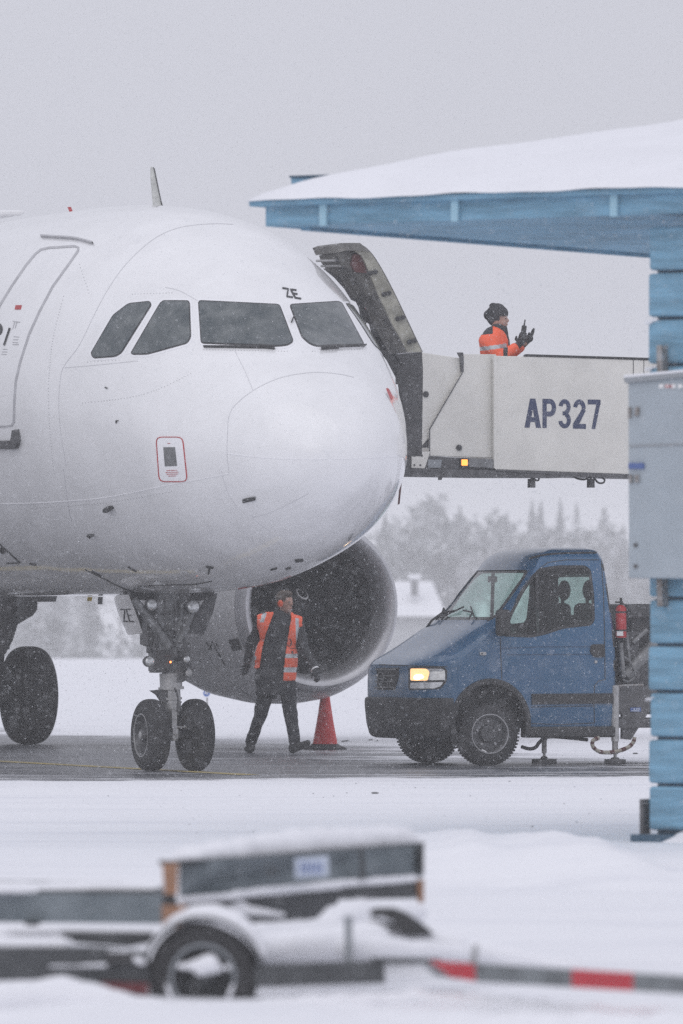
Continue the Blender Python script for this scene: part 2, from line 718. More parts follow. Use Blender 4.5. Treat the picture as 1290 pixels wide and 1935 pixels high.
Ds = list(np.arange(2, 30, 1.0)) + list(np.arange(30, 44, .25)) + list(np.arange(44, 50, .08)) + list(np.arange(50, 74, .8)) \
    + list(np.arange(74, 120, 1.5)) + list(np.arange(120, 340, 8)) + list(np.arange(340, 900, 30)) + list(np.arange(900, 1801, 100))
Ds = [-60, -30, -10] + Ds
Xs = [-700, -300, -120, -60, -30, -18, -12, -8, -6] + list(np.arange(-5, 5.01, .08)) + [6, 8, 12, 18, 30, 60, 120, 300, 700]
q = MB()
q.add([(x, d, gz(x, d)) for d in Ds for x in Xs],
      [(j * len(Xs) + i, j * len(Xs) + i + 1, (j + 1) * len(Xs) + i + 1, (j + 1) * len(Xs) + i)
       for j in range(len(Ds) - 1) for i in range(len(Xs) - 1)])


def ground_mat():
    m = bpy.data.materials.new('snow_and_asphalt')
    m.use_nodes = True
    n = m.node_tree
    N = n.nodes
    Lk = n.links.new
    b = N['Principled BSDF']
    g = N.new('ShaderNodeNewGeometry')
    sp = N.new('ShaderNodeSeparateXYZ')
    Lk(g.outputs['Position'], sp.inputs[0])

    def M(op, a, c=None, d=None):
        k = N.new('ShaderNodeMath')
        k.operation = op
        for i, v in enumerate((a, c, d)):
            if v is None:
                continue
            if isinstance(v, (int, float)):
                k.inputs[i].default_value = v
            else:
                Lk(v, k.inputs[i])
        return k.outputs[0]

    def noise(sx, sy, det=4, rough=.6, sc=1.0):
        mp = N.new('ShaderNodeMapping')
        mp.inputs['Scale'].default_value = (sx, sy, 1)
        Lk(g.outputs['Position'], mp.inputs['Vector'])
        t = N.new('ShaderNodeTexNoise')
        t.inputs['Scale'].default_value = sc
        t.inputs['Detail'].default_value = det
        t.inputs['Roughness'].default_value = rough
        Lk(mp.outputs[0], t.inputs['Vector'])
        return t.outputs['Fac']

    def ss(v, a, c):
        r = N.new('ShaderNodeMapRange')
        r.interpolation_type = 'SMOOTHSTEP'
        r.inputs['From Min'].default_value = a
        r.inputs['From Max'].default_value = c
        Lk(v, r.inputs['Value'])
        return r.outputs[0]
    x, y = sp.outputs[0], sp.outputs[1]
    # cleared strip of apron: near edge, and far edge running with the taxi line
    nA = noise(1.1, .5, 5)
    near = M('SUBTRACT', M('ADD', y, M('MULTIPLY', x, -0.30)), M('ADD', 77.6, M('MULTIPLY', M('SUBTRACT', nA, .5), 4.0)))
    nearm = ss(near, -0.2, 0.5)
    nB = noise(.10, .22, 4)
    far = M('SUBTRACT', M('ADD', 97.0, M('ADD', M('MULTIPLY', x, -3.1), M('MULTIPLY', M('SUBTRACT', nB, .5), 22.0))), y)
    farm = ss(far, -2.0, 2.0)
    band = M('MULTIPLY', nearm, farm)
    st = noise(.38, .75, 7, .75)
    streak = ss(st, .49, .57)
    ed = M('SUBTRACT', 1.0, ss(near, 0.0, 4.0))
    fe = M('SUBTRACT', 1.0, ss(far, 0.0, 15.0))
    sm = M('MULTIPLY', streak, M('ADD', .22, M('MAXIMUM', M('MULTIPLY', ed, .75), M('MULTIPLY', fe, .75))))
    asph = M('MULTIPLY', band, M('SUBTRACT', 1.0, sm))
    fine = noise(3, 3, 6, .7)
    ac = N.new('ShaderNodeMix')
    ac.data_type = 'RGBA'
    ac.inputs[6].default_value = (0.045, 0.047, 0.054, 1)
    ac.inputs[7].default_value = (0.14, 0.145, 0.16, 1)
    Lk(ss(M('ADD', M('MULTIPLY', fine, .5), M('MULTIPLY', noise(.5, 1.2, 5), .5)), .38, .62), ac.inputs[0])
    sc = N.new('ShaderNodeMix')
    sc.data_type = 'RGBA'
    sc.inputs[6].default_value = (0.83, 0.835, 0.868, 1)
    sc.inputs[7].default_value = (0.70, 0.71, 0.76, 1)
    Lk(ss(noise(.2, 1.3, 8, .75), .46, .72), sc.inputs[0])
    k = N.new('ShaderNodeMix')
    k.data_type = 'RGBA'
    Lk(asph, k.inputs[0])
    Lk(sc.outputs[2], k.inputs[6])
    Lk(ac.outputs[2], k.inputs[7])
    Lk(k.outputs[2], b.inputs['Base Color'])
    r = M('SUBTRACT', .85, M('MULTIPLY', asph, .5))
    Lk(r, b.inputs['Roughness'])
    bp = N.new('ShaderNodeBump')
    bp.inputs['Strength'].default_value = .8
    bp.inputs['Distance'].default_value = .05
    Lk(M('ADD', noise(.25, 4.0, 6, .6), M('MULTIPLY', fine, .3)), bp.inputs['Height'])
    Lk(bp.outputs[0], b.inputs['Normal'])
    MATS['snow_and_asphalt'] = m


ground_mat()
q.build('ground', 'snow_and_asphalt', kind='structure', fix=False)

# aircraft frame
TH = math.radians(20.8)
AA = Vector((math.sin(TH), -math.cos(TH), 0))
PP = Vector((math.cos(TH), math.sin(TH), 0))
NG = Vector((-1.75, 81.5, 0))
ZC = 3.906


def AC(s, y, z):
    v = NG + AA * (5.07 - s) + PP * y
    v.z = ZC + z
    return v


def ACI(p):
    d = p - NG
    return 5.07 - d.dot(AA), d.dot(PP), p.z - ZC


def mirror(p):
    s, y, z = ACI(p)
    return AC(s, -y, z)


def acp(px, py, s):
    return on_plane(px, py, AC(s, 0, 0), AA)


# taxi line
q = MB()
for k in range(60):
    s0, s1 = 5.07 - 34 + k * 1.1, 5.07 - 34 + (k + 1) * 1.1
    if s1 > 5.07 + 3.2:
        break
    vs = []
    for s in (s0, s1):
        for y in (-.12, .12):
            v = AC(-(s) + 10.14, y, 0)
            v.z = 0.005
            vs.append(v)
    q.add(vs, [(0, 1, 3, 2)])
mat('line_yellow', (0.62, 0.48, 0.14), 0.7, col2=(0.42, 0.36, 0.2), nscale=2.5, stretch=(1, 1, 1))
q.build('taxi_line', 'line_yellow', kind='structure', fix=False)

# ------------------------------------------------------------------ airliner
plane = thing('airliner', 'white airliner with dark cockpit windows and its front door open, parked on the snowy apron', 'airplane', NG)
sS = [0, .08, .25, .5, .8, 1.2, 1.6, 2.0, 2.5, 3, 3.6, 4.3, 5.2, 6.2, 7.5, 34, 37, 40, 43, 44.3]
sW = [0.0, 0.316, 0.527, 0.737, 0.925, 1.104, 1.262, 1.404, 1.509, 1.619, 1.743, 1.857, 1.945, 1.975, 1.975, 1.975, 1.75, 1.25, .5, .12]
sT = [-0.695, -0.415, -0.214, -0.013, 0.164, 0.346, 0.56, 0.865, 1.215, 1.457, 1.698, 1.878, 1.991, 2.051, 2.07, 2.07, 2.05, 1.95, 1.75, 1.5]
sB = [-0.695, -0.944, -1.118, -1.288, -1.452, -1.62, -1.737, -1.828, -1.923, -1.986, -2.024, -2.046, -2.06, -2.07, -2.07, -2.07, -1.2, -.1, 1.0, 1.3]


def pch(x, X, Y):
    """monotone cubic interpolation"""
    X, Y = np.array(X, float), np.array(Y, float)
    h = np.diff(X)
    d = np.diff(Y) / h
    m = np.zeros(len(X))
    m[1:-1] = np.where(d[:-1] * d[1:] > 0, 2 * d[:-1] * d[1:] / (d[:-1] + d[1:] + 1e-12), 0)
    m[0], m[-1] = d[0], d[-1]
    i = np.clip(np.searchsorted(X, x) - 1, 0, len(X) - 2)
    t = (x - X[i]) / h[i]
    return (2 * t ** 3 - 3 * t ** 2 + 1) * Y[i] + (t ** 3 - 2 * t ** 2 + t) * h[i] * m[i] + (-2 * t ** 3 + 3 * t ** 2) * Y[i + 1] + (t ** 3 - t ** 2) * h[i] * m[i + 1]


def nose_sq(s):
    return np.sqrt(np.maximum(s, 0))


st = np.concatenate([[0.0], np.linspace(.06, 1, 34) ** 2 * 2.0, np.linspace(2.05, 8, 100), np.linspace(8.5, 34, 24), np.linspace(35, 44.3, 16)])
rt = nose_sq(st)
rS = nose_sq(np.array(sS))
fw, ft, fb = pch(rt, rS, sW), pch(rt, rS, sT), pch(rt, rS, sB)
fw[0] = 0
NR = 144
q = MB()
vs = [AC(0, 0, -.695)]
for k in range(1, len(st)):
    zm, hh = (ft[k] + fb[k]) / 2, (ft[k] - fb[k]) / 2
    for i in range(NR):
        a = 2 * math.pi * i / NR
        vs.append(AC(st[k], fw[k] * math.sin(a), zm + hh * math.cos(a)))
fs = [(0, 1 + i, 1 + (i + 1) % NR) for i in range(NR)]
for k in range(len(st) - 2):
    for i in range(NR):
        a, b = 1 + k * NR + i, 1 + k * NR + (i + 1) % NR
        fs.append((a, a + NR, b + NR, b))
o = 1 + (len(st) - 2) * NR
fs.append(tuple(o + i for i in range(NR)))
q.add(vs, fs)
fus = q.build('fuselage', 'aircraft_white', plane)
BV = bvh_of(fus)

# cockpit windows
WIN = [
    [(172, 668), (214, 596), (243, 574), (283, 570), (286, 577), (230, 667), (219, 674), (177, 677)],
    [(248, 667), (303, 573), (309, 568.6), (355, 569), (358, 573), (360.5, 638), (354, 649), (278, 670), (251, 670)],
    [(374.7, 568.5), (527.4, 576), (554, 646), (544, 653), (525, 655), (380, 649)],
    [(546.6, 576), (638, 570), (645, 573), (686.5, 650), (681, 652), (598, 655.5), (585, 651), (570, 638)]]
for i, wpoly in enumerate(WIN + [WIN[1], WIN[0]]):
    xf = mirror if i > 3 else None
    if i > 3:
        wpoly = [(x - 40, y) for x, y in wpoly]
    rp = rnd(wpoly, 6)
    sur = decal(BV, grow(rp, 4.5), 0.003, 6, xf).build('cockpit_window', 'window_surround', plane)
    decal(BV, grow(rp, .8), 0.007, 6, xf).build('frame', 'window_frame', sur)
    decal(BV, grow(rp, -1.4), 0.010, 6, xf).build('pane', 'cockpit_glass', sur)
# wipers
q = stroke(BV, [(385, 656.5), (425, 657), (470, 658), (519, 659)], 1.3, .03)
stroke(BV, [(490, 657), (519, 659.5)], 2.6, .04, q=q)
q.build('wiper', 'black_plastic', plane, smooth=False)
q = stroke(BV, [(606, 658), (650, 656), (689, 654)], 2.0, .03)
stroke(BV, [(606, 660), (640, 657.5)], 3.2, .04, q=q)
q.build('wiper', 'black_plastic', plane, smooth=False)
stroke(BV, [(554, 600), (550, 610)], 2, .03).build('temperature_probe', 'black_plastic', plane, smooth=False)

# letters drawn as strokes
GLY = {'Z': [[(0, 1), (1, 1), (0, 0), (1, 0)]],
       'E': [[(1, 1), (0, 1), (0, 0), (1, 0)], [(0, .52), (.8, .52)]]}


def letters(bvh, base, ex, ey, gap, txt, wd):
    """base: lower-left px; ex, ey: glyph width and height vectors in px"""
    q = MB()
    for k, ch in enumerate(txt):
        for pa in GLY[ch]:
            pts = [(base[0] + ex[0] * (u + k * gap) + ey[0] * v, base[1] + ex[1] * (u + k * gap) + ey[1] * v) for u, v in pa]
            stroke(bvh, pts, wd, .006, q=q, step=3)
    return q


letters(BV, (542, 560.5), (11, 1.8), (-9, -16), 1.42, 'ZE', 3.0).build('registration_letters', 'black_paint', plane, smooth=False)

# seams and markings
seams = MB()
for pa in [
    [(433, 893), (429, 860), (430, 815), (433, 785), (446, 764), (480, 737), (530, 714), (590, 704), (640, 707), (668, 713)],
    [(125, 880), (114, 810), (111, 760), (114, 715), (122, 690), (150, 652), (178, 595), (205, 545), (240, 497), (290, 452), (340, 430), (400, 423), (440, 424)],
    [(440, 640), (445, 665), (462, 700), (478, 738)],
    [(122, 695), (180, 690), (260, 682)],
    [(374, 569), (340, 550), (312, 543)],
    [(475, 978), (512, 968), (560, 945), (583, 932)],
    [(478, 980), (510, 1004)],
    [(120, 885), (128, 950), (135, 985)],
    [(418, 890), (430, 930), (450, 960)],
]:
    stroke(BV, smoothpath(pa), 0.8, .003, q=seams)
seams.build('panel_seam', 'seam', plane, smooth=False)['kind'] = 'stuff'
q = MB()
for pa in [[(0, 952), (80, 950), (200, 940), (320, 916), (432, 895)],
           [(430, 857), (520, 866), (640, 867), (752, 862)]]:
    stroke(BV, smoothpath(pa), 1.3, .004).build('lap_joint', 'seam_light', plane, smooth=False)


# hatch placard: red rounded outline and dark plate
ph = thing
rr = rnd([(295, 826), (345, 826), (354, 910), (301, 910)], 11)
pl = decal(BV, grow(rr, -1), .003, 6).build('ground_power_hatch', 'window_surround', plane)
stroke(BV, rr, 1.5, .006, closed=True).build('hatch_outline', 'red_paint', pl, smooth=False)
decal(BV, [(309, 845), (331, 845), (335, 880), (312, 881)], .007, 5).build('hatch_plate', 'grey_metal', pl)
q = MB()
for yy, a, b in ((889, 315, 335), (892.5, 313, 338), (896, 315, 337), (899.5, 318, 333)):
    stroke(BV, [(a, yy), (b, yy - .5)], .9, .006, q=q)
stroke(BV, [(317, 838), (322, 838)], 1, .006, q=q)
q.build('hatch_text', 'red_paint', pl, smooth=False)['kind'] = 'stuff'

# service door, left of the picture
door = stroke(BV, [(-6, 592), (0, 577), (22, 541), (48, 503), (66, 481), (77, 472), (92, 468.5), (141, 465.5), (148, 468), (147, 475), (131, 498), (100, 541), (75, 588), (55, 632), (38, 685), (30, 720), (27, 760), (26.5, 797), (22, 804), (10, 806), (-6, 806)], 3.8, .006)
dr = door.build('service_door', 'door_outline', plane, smooth=False)
stroke(BV, smoothpath([(78, 448), (110, 450), (145, 453), (176, 461)]), 2.6, .03).build('rain_gutter', 'door_outline', plane, smooth=False)
decal(BV, [(-8, 833), (27, 832), (30, 812), (36, 811), (40, 832), (35, 847), (-8, 847)], .05, 5).build('scuff_plate', 'dark_metal', plane)
decal(BV, [(30, 577), (41, 577), (39, 585), (28, 585)], .006, 4).build('exit_placard', 'red_paint', dr)
stroke(BV, [(8, 653), (19, 620)], 2.2, .012).build('door_handle', 'black_plastic', dr, smooth=False)
q = MB()
for (a, b, c, d) in ((28, 608, 24, 622), (32, 608, 29, 620), (26, 636, 36, 637), (25, 642, 34, 642), (24, 647, 34, 647.5), (24, 651, 35, 651), (5, 660, 14, 660), (4, 665, 13, 665), (3, 669, 12, 670), (24, 607, 38, 609)):
    stroke(BV, [(a, b), (c, d)], 1.0, .005, q=q, step=3)
q.build('door_stencil', 'door_outline', dr, smooth=False)['kind'] = 'stuff'
c8 = [(-4 + 9 * math.cos(a), 622 + 12 * math.sin(a)) for a in np.linspace(0, 2 * math.pi, 20)[:-1]]
decal(BV, [(max(x, -8), y) for x, y in c8], .008, 4).build('door_window', 'window_frame', dr)

q = MB()
for pa in ([(165, 684), (232, 680)], [(385, 661), (548, 664)], [(590, 664), (690, 660)], [(250, 556), (330, 553)], [(360, 706), (300, 735), (240, 752), (150, 762)],
           [(150, 500), (170, 560)], [(60, 960), (200, 950), (330, 928)], [(120, 560), (100, 640), (92, 720), (93, 800), (102, 900)]):
    pp_ = smoothpath(pa, 4)
    L_ = 0
    for a_, b_ in zip(pp_[:-1], pp_[1:]):
        d_ = math.hypot(b_[0] - a_[0], b_[1] - a_[1])
        k_ = max(1, int(d_ / 5))
        for j_ in range(k_):
            t0_ = j_ / k_
            x_, y_ = a_[0] + (b_[0] - a_[0]) * t0_, a_[1] + (b_[1] - a_[1]) * t0_
            stroke(BV, [(x_ - .6, y_), (x_ + .6, y_)], 1.0, .003, q=q, step=3)
q.build('rivet', 'door_outline', plane, smooth=False)['kind'] = 'stuff'
# small probes, drains and lamps on the nose
q = decal(BV, [(459, 943), (482, 938), (483, 944), (460, 949)], .02, 4)
q.build('ice_probe', 'black_plastic', plane)
decal(BV, rnd([(201, 957), (212, 955), (216, 960), (208, 965), (200, 964)], 2), .05, 3).build('pitot_probe', 'black_plastic', plane)
decal(BV, rnd([(165, 1009), (179, 1009), (173, 1015)], 2), .03, 3).build('static_port', 'black_plastic', plane)
q = MB()
for pa, wd in [([(389, 1070), (403, 1072)], 3), ([(396, 1072), (394, 1084)], 3), ([(173, 1079), (192, 1089)], 2.2), ([(242, 1070), (258, 1080)], 1.2),
               ([(56, 1064), (68, 1067)], 2.5), ([(220, 795), (224, 795)], 1.5), ([(220, 795), (220, 800)], 1.2), ([(199, 732), (203, 734)], 2.2),
               ([(0, 1028), (38, 1063)], 1), ([(38, 1063), (12, 1064)], 1), ([(0, 1036), (8, 1044)], 7), ([(511, 1076), (523, 1073)], 2.0), ([(539, 1075), (549, 1072)], 2.4)]:
    stroke(BV, pa, wd, .012, step=3).build('drain_mast', 'black_plastic', plane, smooth=False)
decal(BV, rnd([(556, 1057), (572, 1055), (573, 1060), (558, 1062)], 2.5), .01, 3).build('static_port', 'black_plastic', plane)
decal(BV, [(655, 1019), (664, 1006), (667, 1008), (658, 1021)], .01, 3).build('landing_lamp', 'lens_glass', plane)
decal(BV, rnd([(729, 733), (734, 735), (742, 752), (739, 757)], 2), .006, 3).build('airline_emblem', 'red_paint', plane)
stroke(BV, smoothpath([(466, 1110), (440, 1114), (420, 1117)]), 1.6, .004).build('belly_stripe', 'red_paint', plane, smooth=False)
stroke(BV, smoothpath([(160, 1076), (195, 1093), (222, 1107), (245, 1116)]), 1.6, .004).build('hinge_line', 'window_frame', plane, smooth=False)
stroke(BV, smoothpath([(245, 1116), (270, 1108), (320, 1105), (365, 1104), (400, 1098)]), 1.4, .004).build('hinge_line', 'window_frame', plane, smooth=False)
stroke(BV, [(757, 893), (753, 948)], 1.5, .02)
# antennas on the crown
sA = 9.0
q = MB()
b0 = acp(303, 392, 8.2)
q.prism([acp(286, 314, 8.2), acp(291, 318, 8.2), acp(304, 378, 8.2), acp(308, 392, 8.2), acp(291, 392, 8.2), acp(286, 335, 8.2)], AA * -.05)
an_ = q.build('blade_antenna', 'antenna_grey', plane, smooth=False, bevel=.01)
MB().prism([acp(290, 316, 8.19), acp(292.5, 319, 8.19), acp(304.5, 378, 8.19), acp(308, 390, 8.19), acp(305.5, 390, 8.19)], AA * -.055).build('erosion_edge', 'gear_grey', an_, smooth=False)
q = MB().prism([acp(129, 391, 9.4), acp(134, 391, 9.4), acp(138, 402, 9.4), acp(134, 402, 9.4)], AA * -.04)
q.build('beacon_lamp', 'red_paint', plane, smooth=False)
q = MB()
q.prism([acp(-20, 397, 11.5), acp(44, 397, 11.5), acp(48, 402, 11.5), acp(40, 407, 11.5), acp(-20, 408, 11.5)], AA * -1.2)
q.build('antenna_fairing', 'aircraft_white', plane, bevel=.02)
q = MB()
for x0, y0 in ((338, 394), (359, 398)):
    q.prism([acp(x0, y0, 7.0), acp(x0 + 14, y0 + 1.5, 7.0), acp(x0 + 17, y0 + 5, 7.0), acp(x0 - 2, y0 + 4, 7.0)], AA * -.3)
q.build('antenna_fairing', 'light_metal', plane, smooth=False)
q = MB()
q.cyl(P(645 - 472, 1, 1), P(645 - 472, 1, 1) + Vector((0, 0, .01)), .001)
# small drain masts hanging below the belly
for x, y, m_, sx in ((192, 1131, 'dark_metal', 8.0), (172, 1131, 'yellow_tag', 8.6)):
    MB().prism([acp(x - 1.5, y - 3, sx), acp(x + 2, y - 3, sx), acp(x + 1, y + (11 if x > 180 else 5), sx), acp(x - 2, y + (11 if x > 180 else 5), sx)], AA * -.1).build('drain_mast', m_, plane, smooth=False)
MB().prism([acp(72, 1126, 12), acp(108, 1126, 12), acp(105, 1137, 12), acp(74, 1137, 12)], AA * -.5).build('belly_fairing', 'dark_metal', plane, smooth=False)

# ---- nose gear
ng = MB()
def A(px, py, s=5.07):
    return acp(px, py, s)


ng.cyl(A(322, 1300), A(317, 1120), .085, .10, 20)
gear = ng.build('nose_gear', 'grey_metal', plane)
q = MB()
q.cyl(A(322, 1298), A(326, 1395), .068, .06, 20)
q.build('oleo_piston', 'polished_metal', gear)
q = MB()
for y0, y1, r in ((1272, 1300, .118), (1298, 1303, .135), (1318, 1322, .11), (1326, 1329, .105), (1303, 1345, .095), (1345, 1352, .085)):
    q.cyl(A(322 + (y0 - 1272) * .04, y0), A(322 + (y1 - 1272) * .04, y1), r, r, 22)
q.build('collar', 'light_metal', gear)
q = MB()
q.cyl(A(253, 1133, 4.9), A(297, 1188, 4.9), .042, .05, 12)
q.cyl(A(297, 1188, 4.9), A(318, 1222, 4.9), .05, .06, 12)
q.cyl(A(371, 1135, 4.9), A(338, 1215, 4.9), .038, .045, 12)
q.cyl(A(345, 1140, 4.95), A(334, 1222, 4.95), .032, .036, 12)
q.cyl(A(303, 1128, 5.2), A(306, 1200, 5.2), .035, .035, 12)
q.build('drag_brace', 'grey_metal', gear)
q = MB()
q.box(A(322, 1143, 5.3), (.30, .3, .25), PP, AA, (0, 0, 1))
q.prism([A(278, 1150, 5.4), A(300, 1150, 5.4), A(300, 1225, 5.4), A(279, 1218, 5.4)], AA * -.25)
q.box(A(303, 1248), (.2, .2, .22), PP, AA, (0, 0, 1))
q.box(A(298, 1264), (.12, .2, .08), PP, AA, (0, 0, 1))
q.box(A(344, 1232), (.12, .14, .2), PP, AA, (0, 0, 1))
q.cyl(A(341, 1276, 4.95), A(341, 1276, 5.25), .075, .075, 16)
q.box(A(350, 1262), (.10, .15, .10), PP, AA, (0, 0, 1))
q.cyl(A(277, 1224, 4.9), A(296, 1224, 4.9), .018, .018, 8)
q.cyl(A(277, 1230, 5.0), A(296, 1230, 5.0), .022, .022, 8)
q.build('steering_unit', 'gear_grey', gear)
q = MB()
for a, b in (((303, 1160), (340, 1160)), ((306, 1190), (335, 1190)), ((310, 1128), (312, 1190)), ((333, 1128), (331, 1190)), ((300, 1240), (345, 1236)), ((348, 1205), (352, 1240)), ((306, 1270), (300, 1240))):
    q.cyl(A(a[0], a[1], 4.85), A(b[0], b[1], 4.85), .012, .012, 8)
for pts in ([(318, 1200), (326, 1215), (322, 1235), (312, 1262)], [(335, 1225), (348, 1240), (342, 1258), (334, 1290)], [(296, 1200), (290, 1225), (296, 1250)], [(330, 1300), (336, 1320), (334, 1345)]):
    q.tube([A(x, y, 4.86) for x, y in smoothpath(pts, 4)], .010, 6)
q.build('hydraulic_hose', 'dark_metal', gear)
MB().prism([A(285, 1305, 5.0), A(325, 1301, 5.0), A(322, 1335, 5.0), A(305, 1325, 5.0), A(297, 1313, 5.0)], AA * -.06).build('torque_link', 'dark_metal', gear, smooth=False)
q = MB()
q.box(A(328, 1358, 4.92), (.055, .05, .20), PP, AA)
q.box(A(329, 1386, 4.9), (.06, .08, .10), PP, AA)
q.cyl(A(329, 1400, 4.9), A(329, 1386, 4.9), .035, .05, 12)
q.cyl(A(328, 1374, 4.93), A(352, 1374, 4.93), .012, .012, 8)
q.build('tow_fitting', 'light_metal', gear)
for x, y, r, m_ in ((287, 1143, 11.5, 'lens_glass'), (365, 1147, 13.5, 'lens_glass'), (283, 1250, 10.5, 'lens_glass'), (353, 1246, 7.5, 'lens_glass'), (357, 1272, 8, 'light_metal')):
    c = A(x, y, 4.85)
    rr_ = r / 181.
    lamp = MB().lathe(c, -AA, [(0, rr_ * .86), (0, rr_), (.06, rr_), (.14, rr_ * .6), (.16, .01)], 24).build('landing_light', 'dark_metal', gear)
    MB().sph(c + AA * -.005, rr_ * .9, 20, 10, (1, .45, 1), Matrix.Rotation(TH, 3, 'Z')).build('lens', m_, lamp)
MB().sph(A(322, 1251, 4.8), .010).build('signal_lamp', 'red_lamp', gear)


# aircraft wheel
def wheel_set(parent, c, ax, R, W, hubs, name='wheel'):
    """rounded aircraft tyre; ax points to the outer face"""
    t = MB()
    prof = []
    h = W / 2
    for k in range(25):
        a = math.pi * k / 24
        d = h * (-math.cos(a))
        d = math.copysign(abs(math.cos(a)) ** .75 * h, -math.cos(a))
        r = R - (R * .36) * (1 - abs(math.sin(a)) ** .62)
        prof.append((d, r))
    prof = [(-h * .82, R * .56)] + prof + [(h * .82, R * .56)]
    t.lathe(c, ax, prof, 72)
    tyre = t.build('tyre', 'black_rubber', parent)
    g = MB()
    for dd in (-.45, -.15, .15, .45):
        g.lathe(c, ax, [(h * dd - .004, R * 1.0 - abs(dd) ** 3 * R * .16 + .0015), (h * dd + .004, R * 1.0 - abs(dd) ** 3 * R * .16 + .0015)], 72)
    rim = MB()
    rim.lathe(c, ax, [(h * .86, R * .61), (h * .92, R * .58), (h * .82, R * .54), (h * .45, R * .50), (h * .38, R * .30), (h * .5, R * .22), (h * .9, R * .16), (h * .98, R * .10), (h * .98, .001)], 48)
    rim.lathe(c, ax, [(-h * .86, R * .61), (-h * .90, R * .58), (-h * .6, R * .5), (-h * .5, .001)], 48)
    ro = rim.build('rim', 'dark_metal', parent)
    e = MB()
    e.lathe(c, ax, [(h * .87, R * .615), (h * .95, R * .60), (h * .95, R * .575), (h * .85, R * .565)], 48)
    e.lathe(c, ax, [(h * .5, R * .10), (h * 1.0, R * .115), (h * 1.05, R * .09), (h * 1.05, .001)], 24)
    e.build('rim', 'light_metal', parent)
    return tyre


for sgn in (-1, 1):
    c = NG + PP * (.245 * sgn) + Vector((0, 0, .375))
    c = c + PP * (-.01)
    wheel_set(gear, c, PP * sgn, .378, .235, 0)
MB().cyl(NG + PP * -.2 + Vector((0, 0, .378)), NG + PP * .2 + Vector((0, 0, .378)), .05).build('axle', 'dark_metal', gear)

# nose gear doors
d1 = MB().prism([A(222, 1124, 5.3), A(243, 1123, 5.3), A(254, 1150, 5.3), (A(263, 1175, 5.3)), A(270, 1197, 5.3), A(243, 1199.5, 5.3), A(230, 1172, 5.3), A(221, 1148, 5.3), A(217, 1132, 5.3)], AA * -.035)
d1o = d1.build('nose_gear_door', 'aircraft_white', plane, smooth=False, bevel=.006)
bd = BVHTree.FromPolygons([Vector(v) for v in d1.v], d1.f)
letters(bd, (233.5, 1174.5), (8.4, 0), (-6.5, -23), 1.32, 'ZE', 2.3).build('registration_letters', 'black_paint', d1o, smooth=False)
q = MB().prism([A(398, 1121, 5.5), A(411, 1121, 5.5), A(402, 1158, 5.5), A(385, 1199, 5.5), A(357, 1197, 5.5), A(372, 1158, 5.5)], AA * -.05)
q.build('nose_gear_door', 'dark_metal', plane, smooth=False, label='dark inner face of the port nose gear door')
q = MB().prism([A(243, 1122, 5.6), A(252, 1122, 5.6), A(258, 1150, 5.6), A(272, 1185, 5.6), A(268, 1192, 5.6), A(255, 1160, 5.6)], AA * -.3)
q.build('door_linkage', 'dark_metal', plane, smooth=False)
# dark wheel well edge
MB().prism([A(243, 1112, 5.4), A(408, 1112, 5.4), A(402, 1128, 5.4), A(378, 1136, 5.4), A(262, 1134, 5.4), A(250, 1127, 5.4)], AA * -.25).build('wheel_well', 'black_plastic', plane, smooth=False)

# ---- main gear (port side), just inside the left edge of the picture
mgc = AC(5.07 + 16.9, 3.60, 0)
mgc.z = 0
mg = MB()
mg.cyl(mgc + Vector((0, 0, .6)), mgc + Vector((0, 0, 1.25)), .11, .14, 20)
mg.cyl(mgc + Vector((0, 0, 1.2)), mgc + Vector((0, 0, 2.5)), .2, .22, 20)
mgo = mg.build('main_gear', 'dark_metal', plane)
for sgn in (-1, 1):
    wheel_set(mgo, mgc + PP * (.46 * sgn) + Vector((0, 0, .62)), PP * sgn, .622, .47, 0)
MB().cyl(mgc + PP * -.4 + Vector((0, 0, .62)), mgc + PP * .4 + Vector((0, 0, .62)), .09).build('axle', 'dark_metal', mgo)
sM = 5.07 + 16.6
q = MB().prism([acp(-30, 1125, sM), acp(71, 1125, sM), acp(70, 1152, sM), acp(62, 1163, sM), acp(33, 1180, sM), acp(24, 1210, sM), acp(10, 1236, sM), acp(-20, 1240, sM)], AA * -.25)
q.build('gear_door', 'dark_metal', mgo, smooth=False)
MB().prism([acp(34, 1126, sM - .1), acp(48, 1126, sM - .1), acp(46, 1152, sM - .1), acp(40, 1164, sM - .1), acp(28, 1165, sM - .1), acp(33, 1150, sM - .1)], AA * -.08).build('brace_link', 'grey_metal', mgo, smooth=False)
MB().cyl(mgc + PP * -.1 + Vector((0, 0, 1.3)), mgc + PP * -1.3 + Vector((0, 0, 2.2)), .06).build('side_stay', 'dark_metal', mgo)

# ---- wing and pylon (port), mostly hidden behind fuselage and platform
q = MB()
rows = []
for y, sl, ch, z, tk in ((1.5, 17.6, 7.0, -1.05, .85), (6.0, 20.0, 4.6, -.55, .5), (16.5, 25.2, 1.6, .62, .18)):
    r = []
    for k, (u, v) in enumerate(((0, 0), (.03, .45), (.2, .95), (.45, 1), (1, .1), (.5, -.4), (.1, -.5), (.02, -.3))):
        r.append(AC(sl + u * ch, y, z + v * tk / 2))
    rows.append(r)
n8 = 8
q.add(sum(rows, []), [(k * n8 + i, k * n8 + (i + 1) % n8, (k + 1) * n8 + (i + 1) % n8, (k + 1) * n8 + i) for k in range(2) for i in range(n8)] + [tuple(range(8)), tuple(range(16, 24))])
q.build('wing', 'grey_metal', plane)

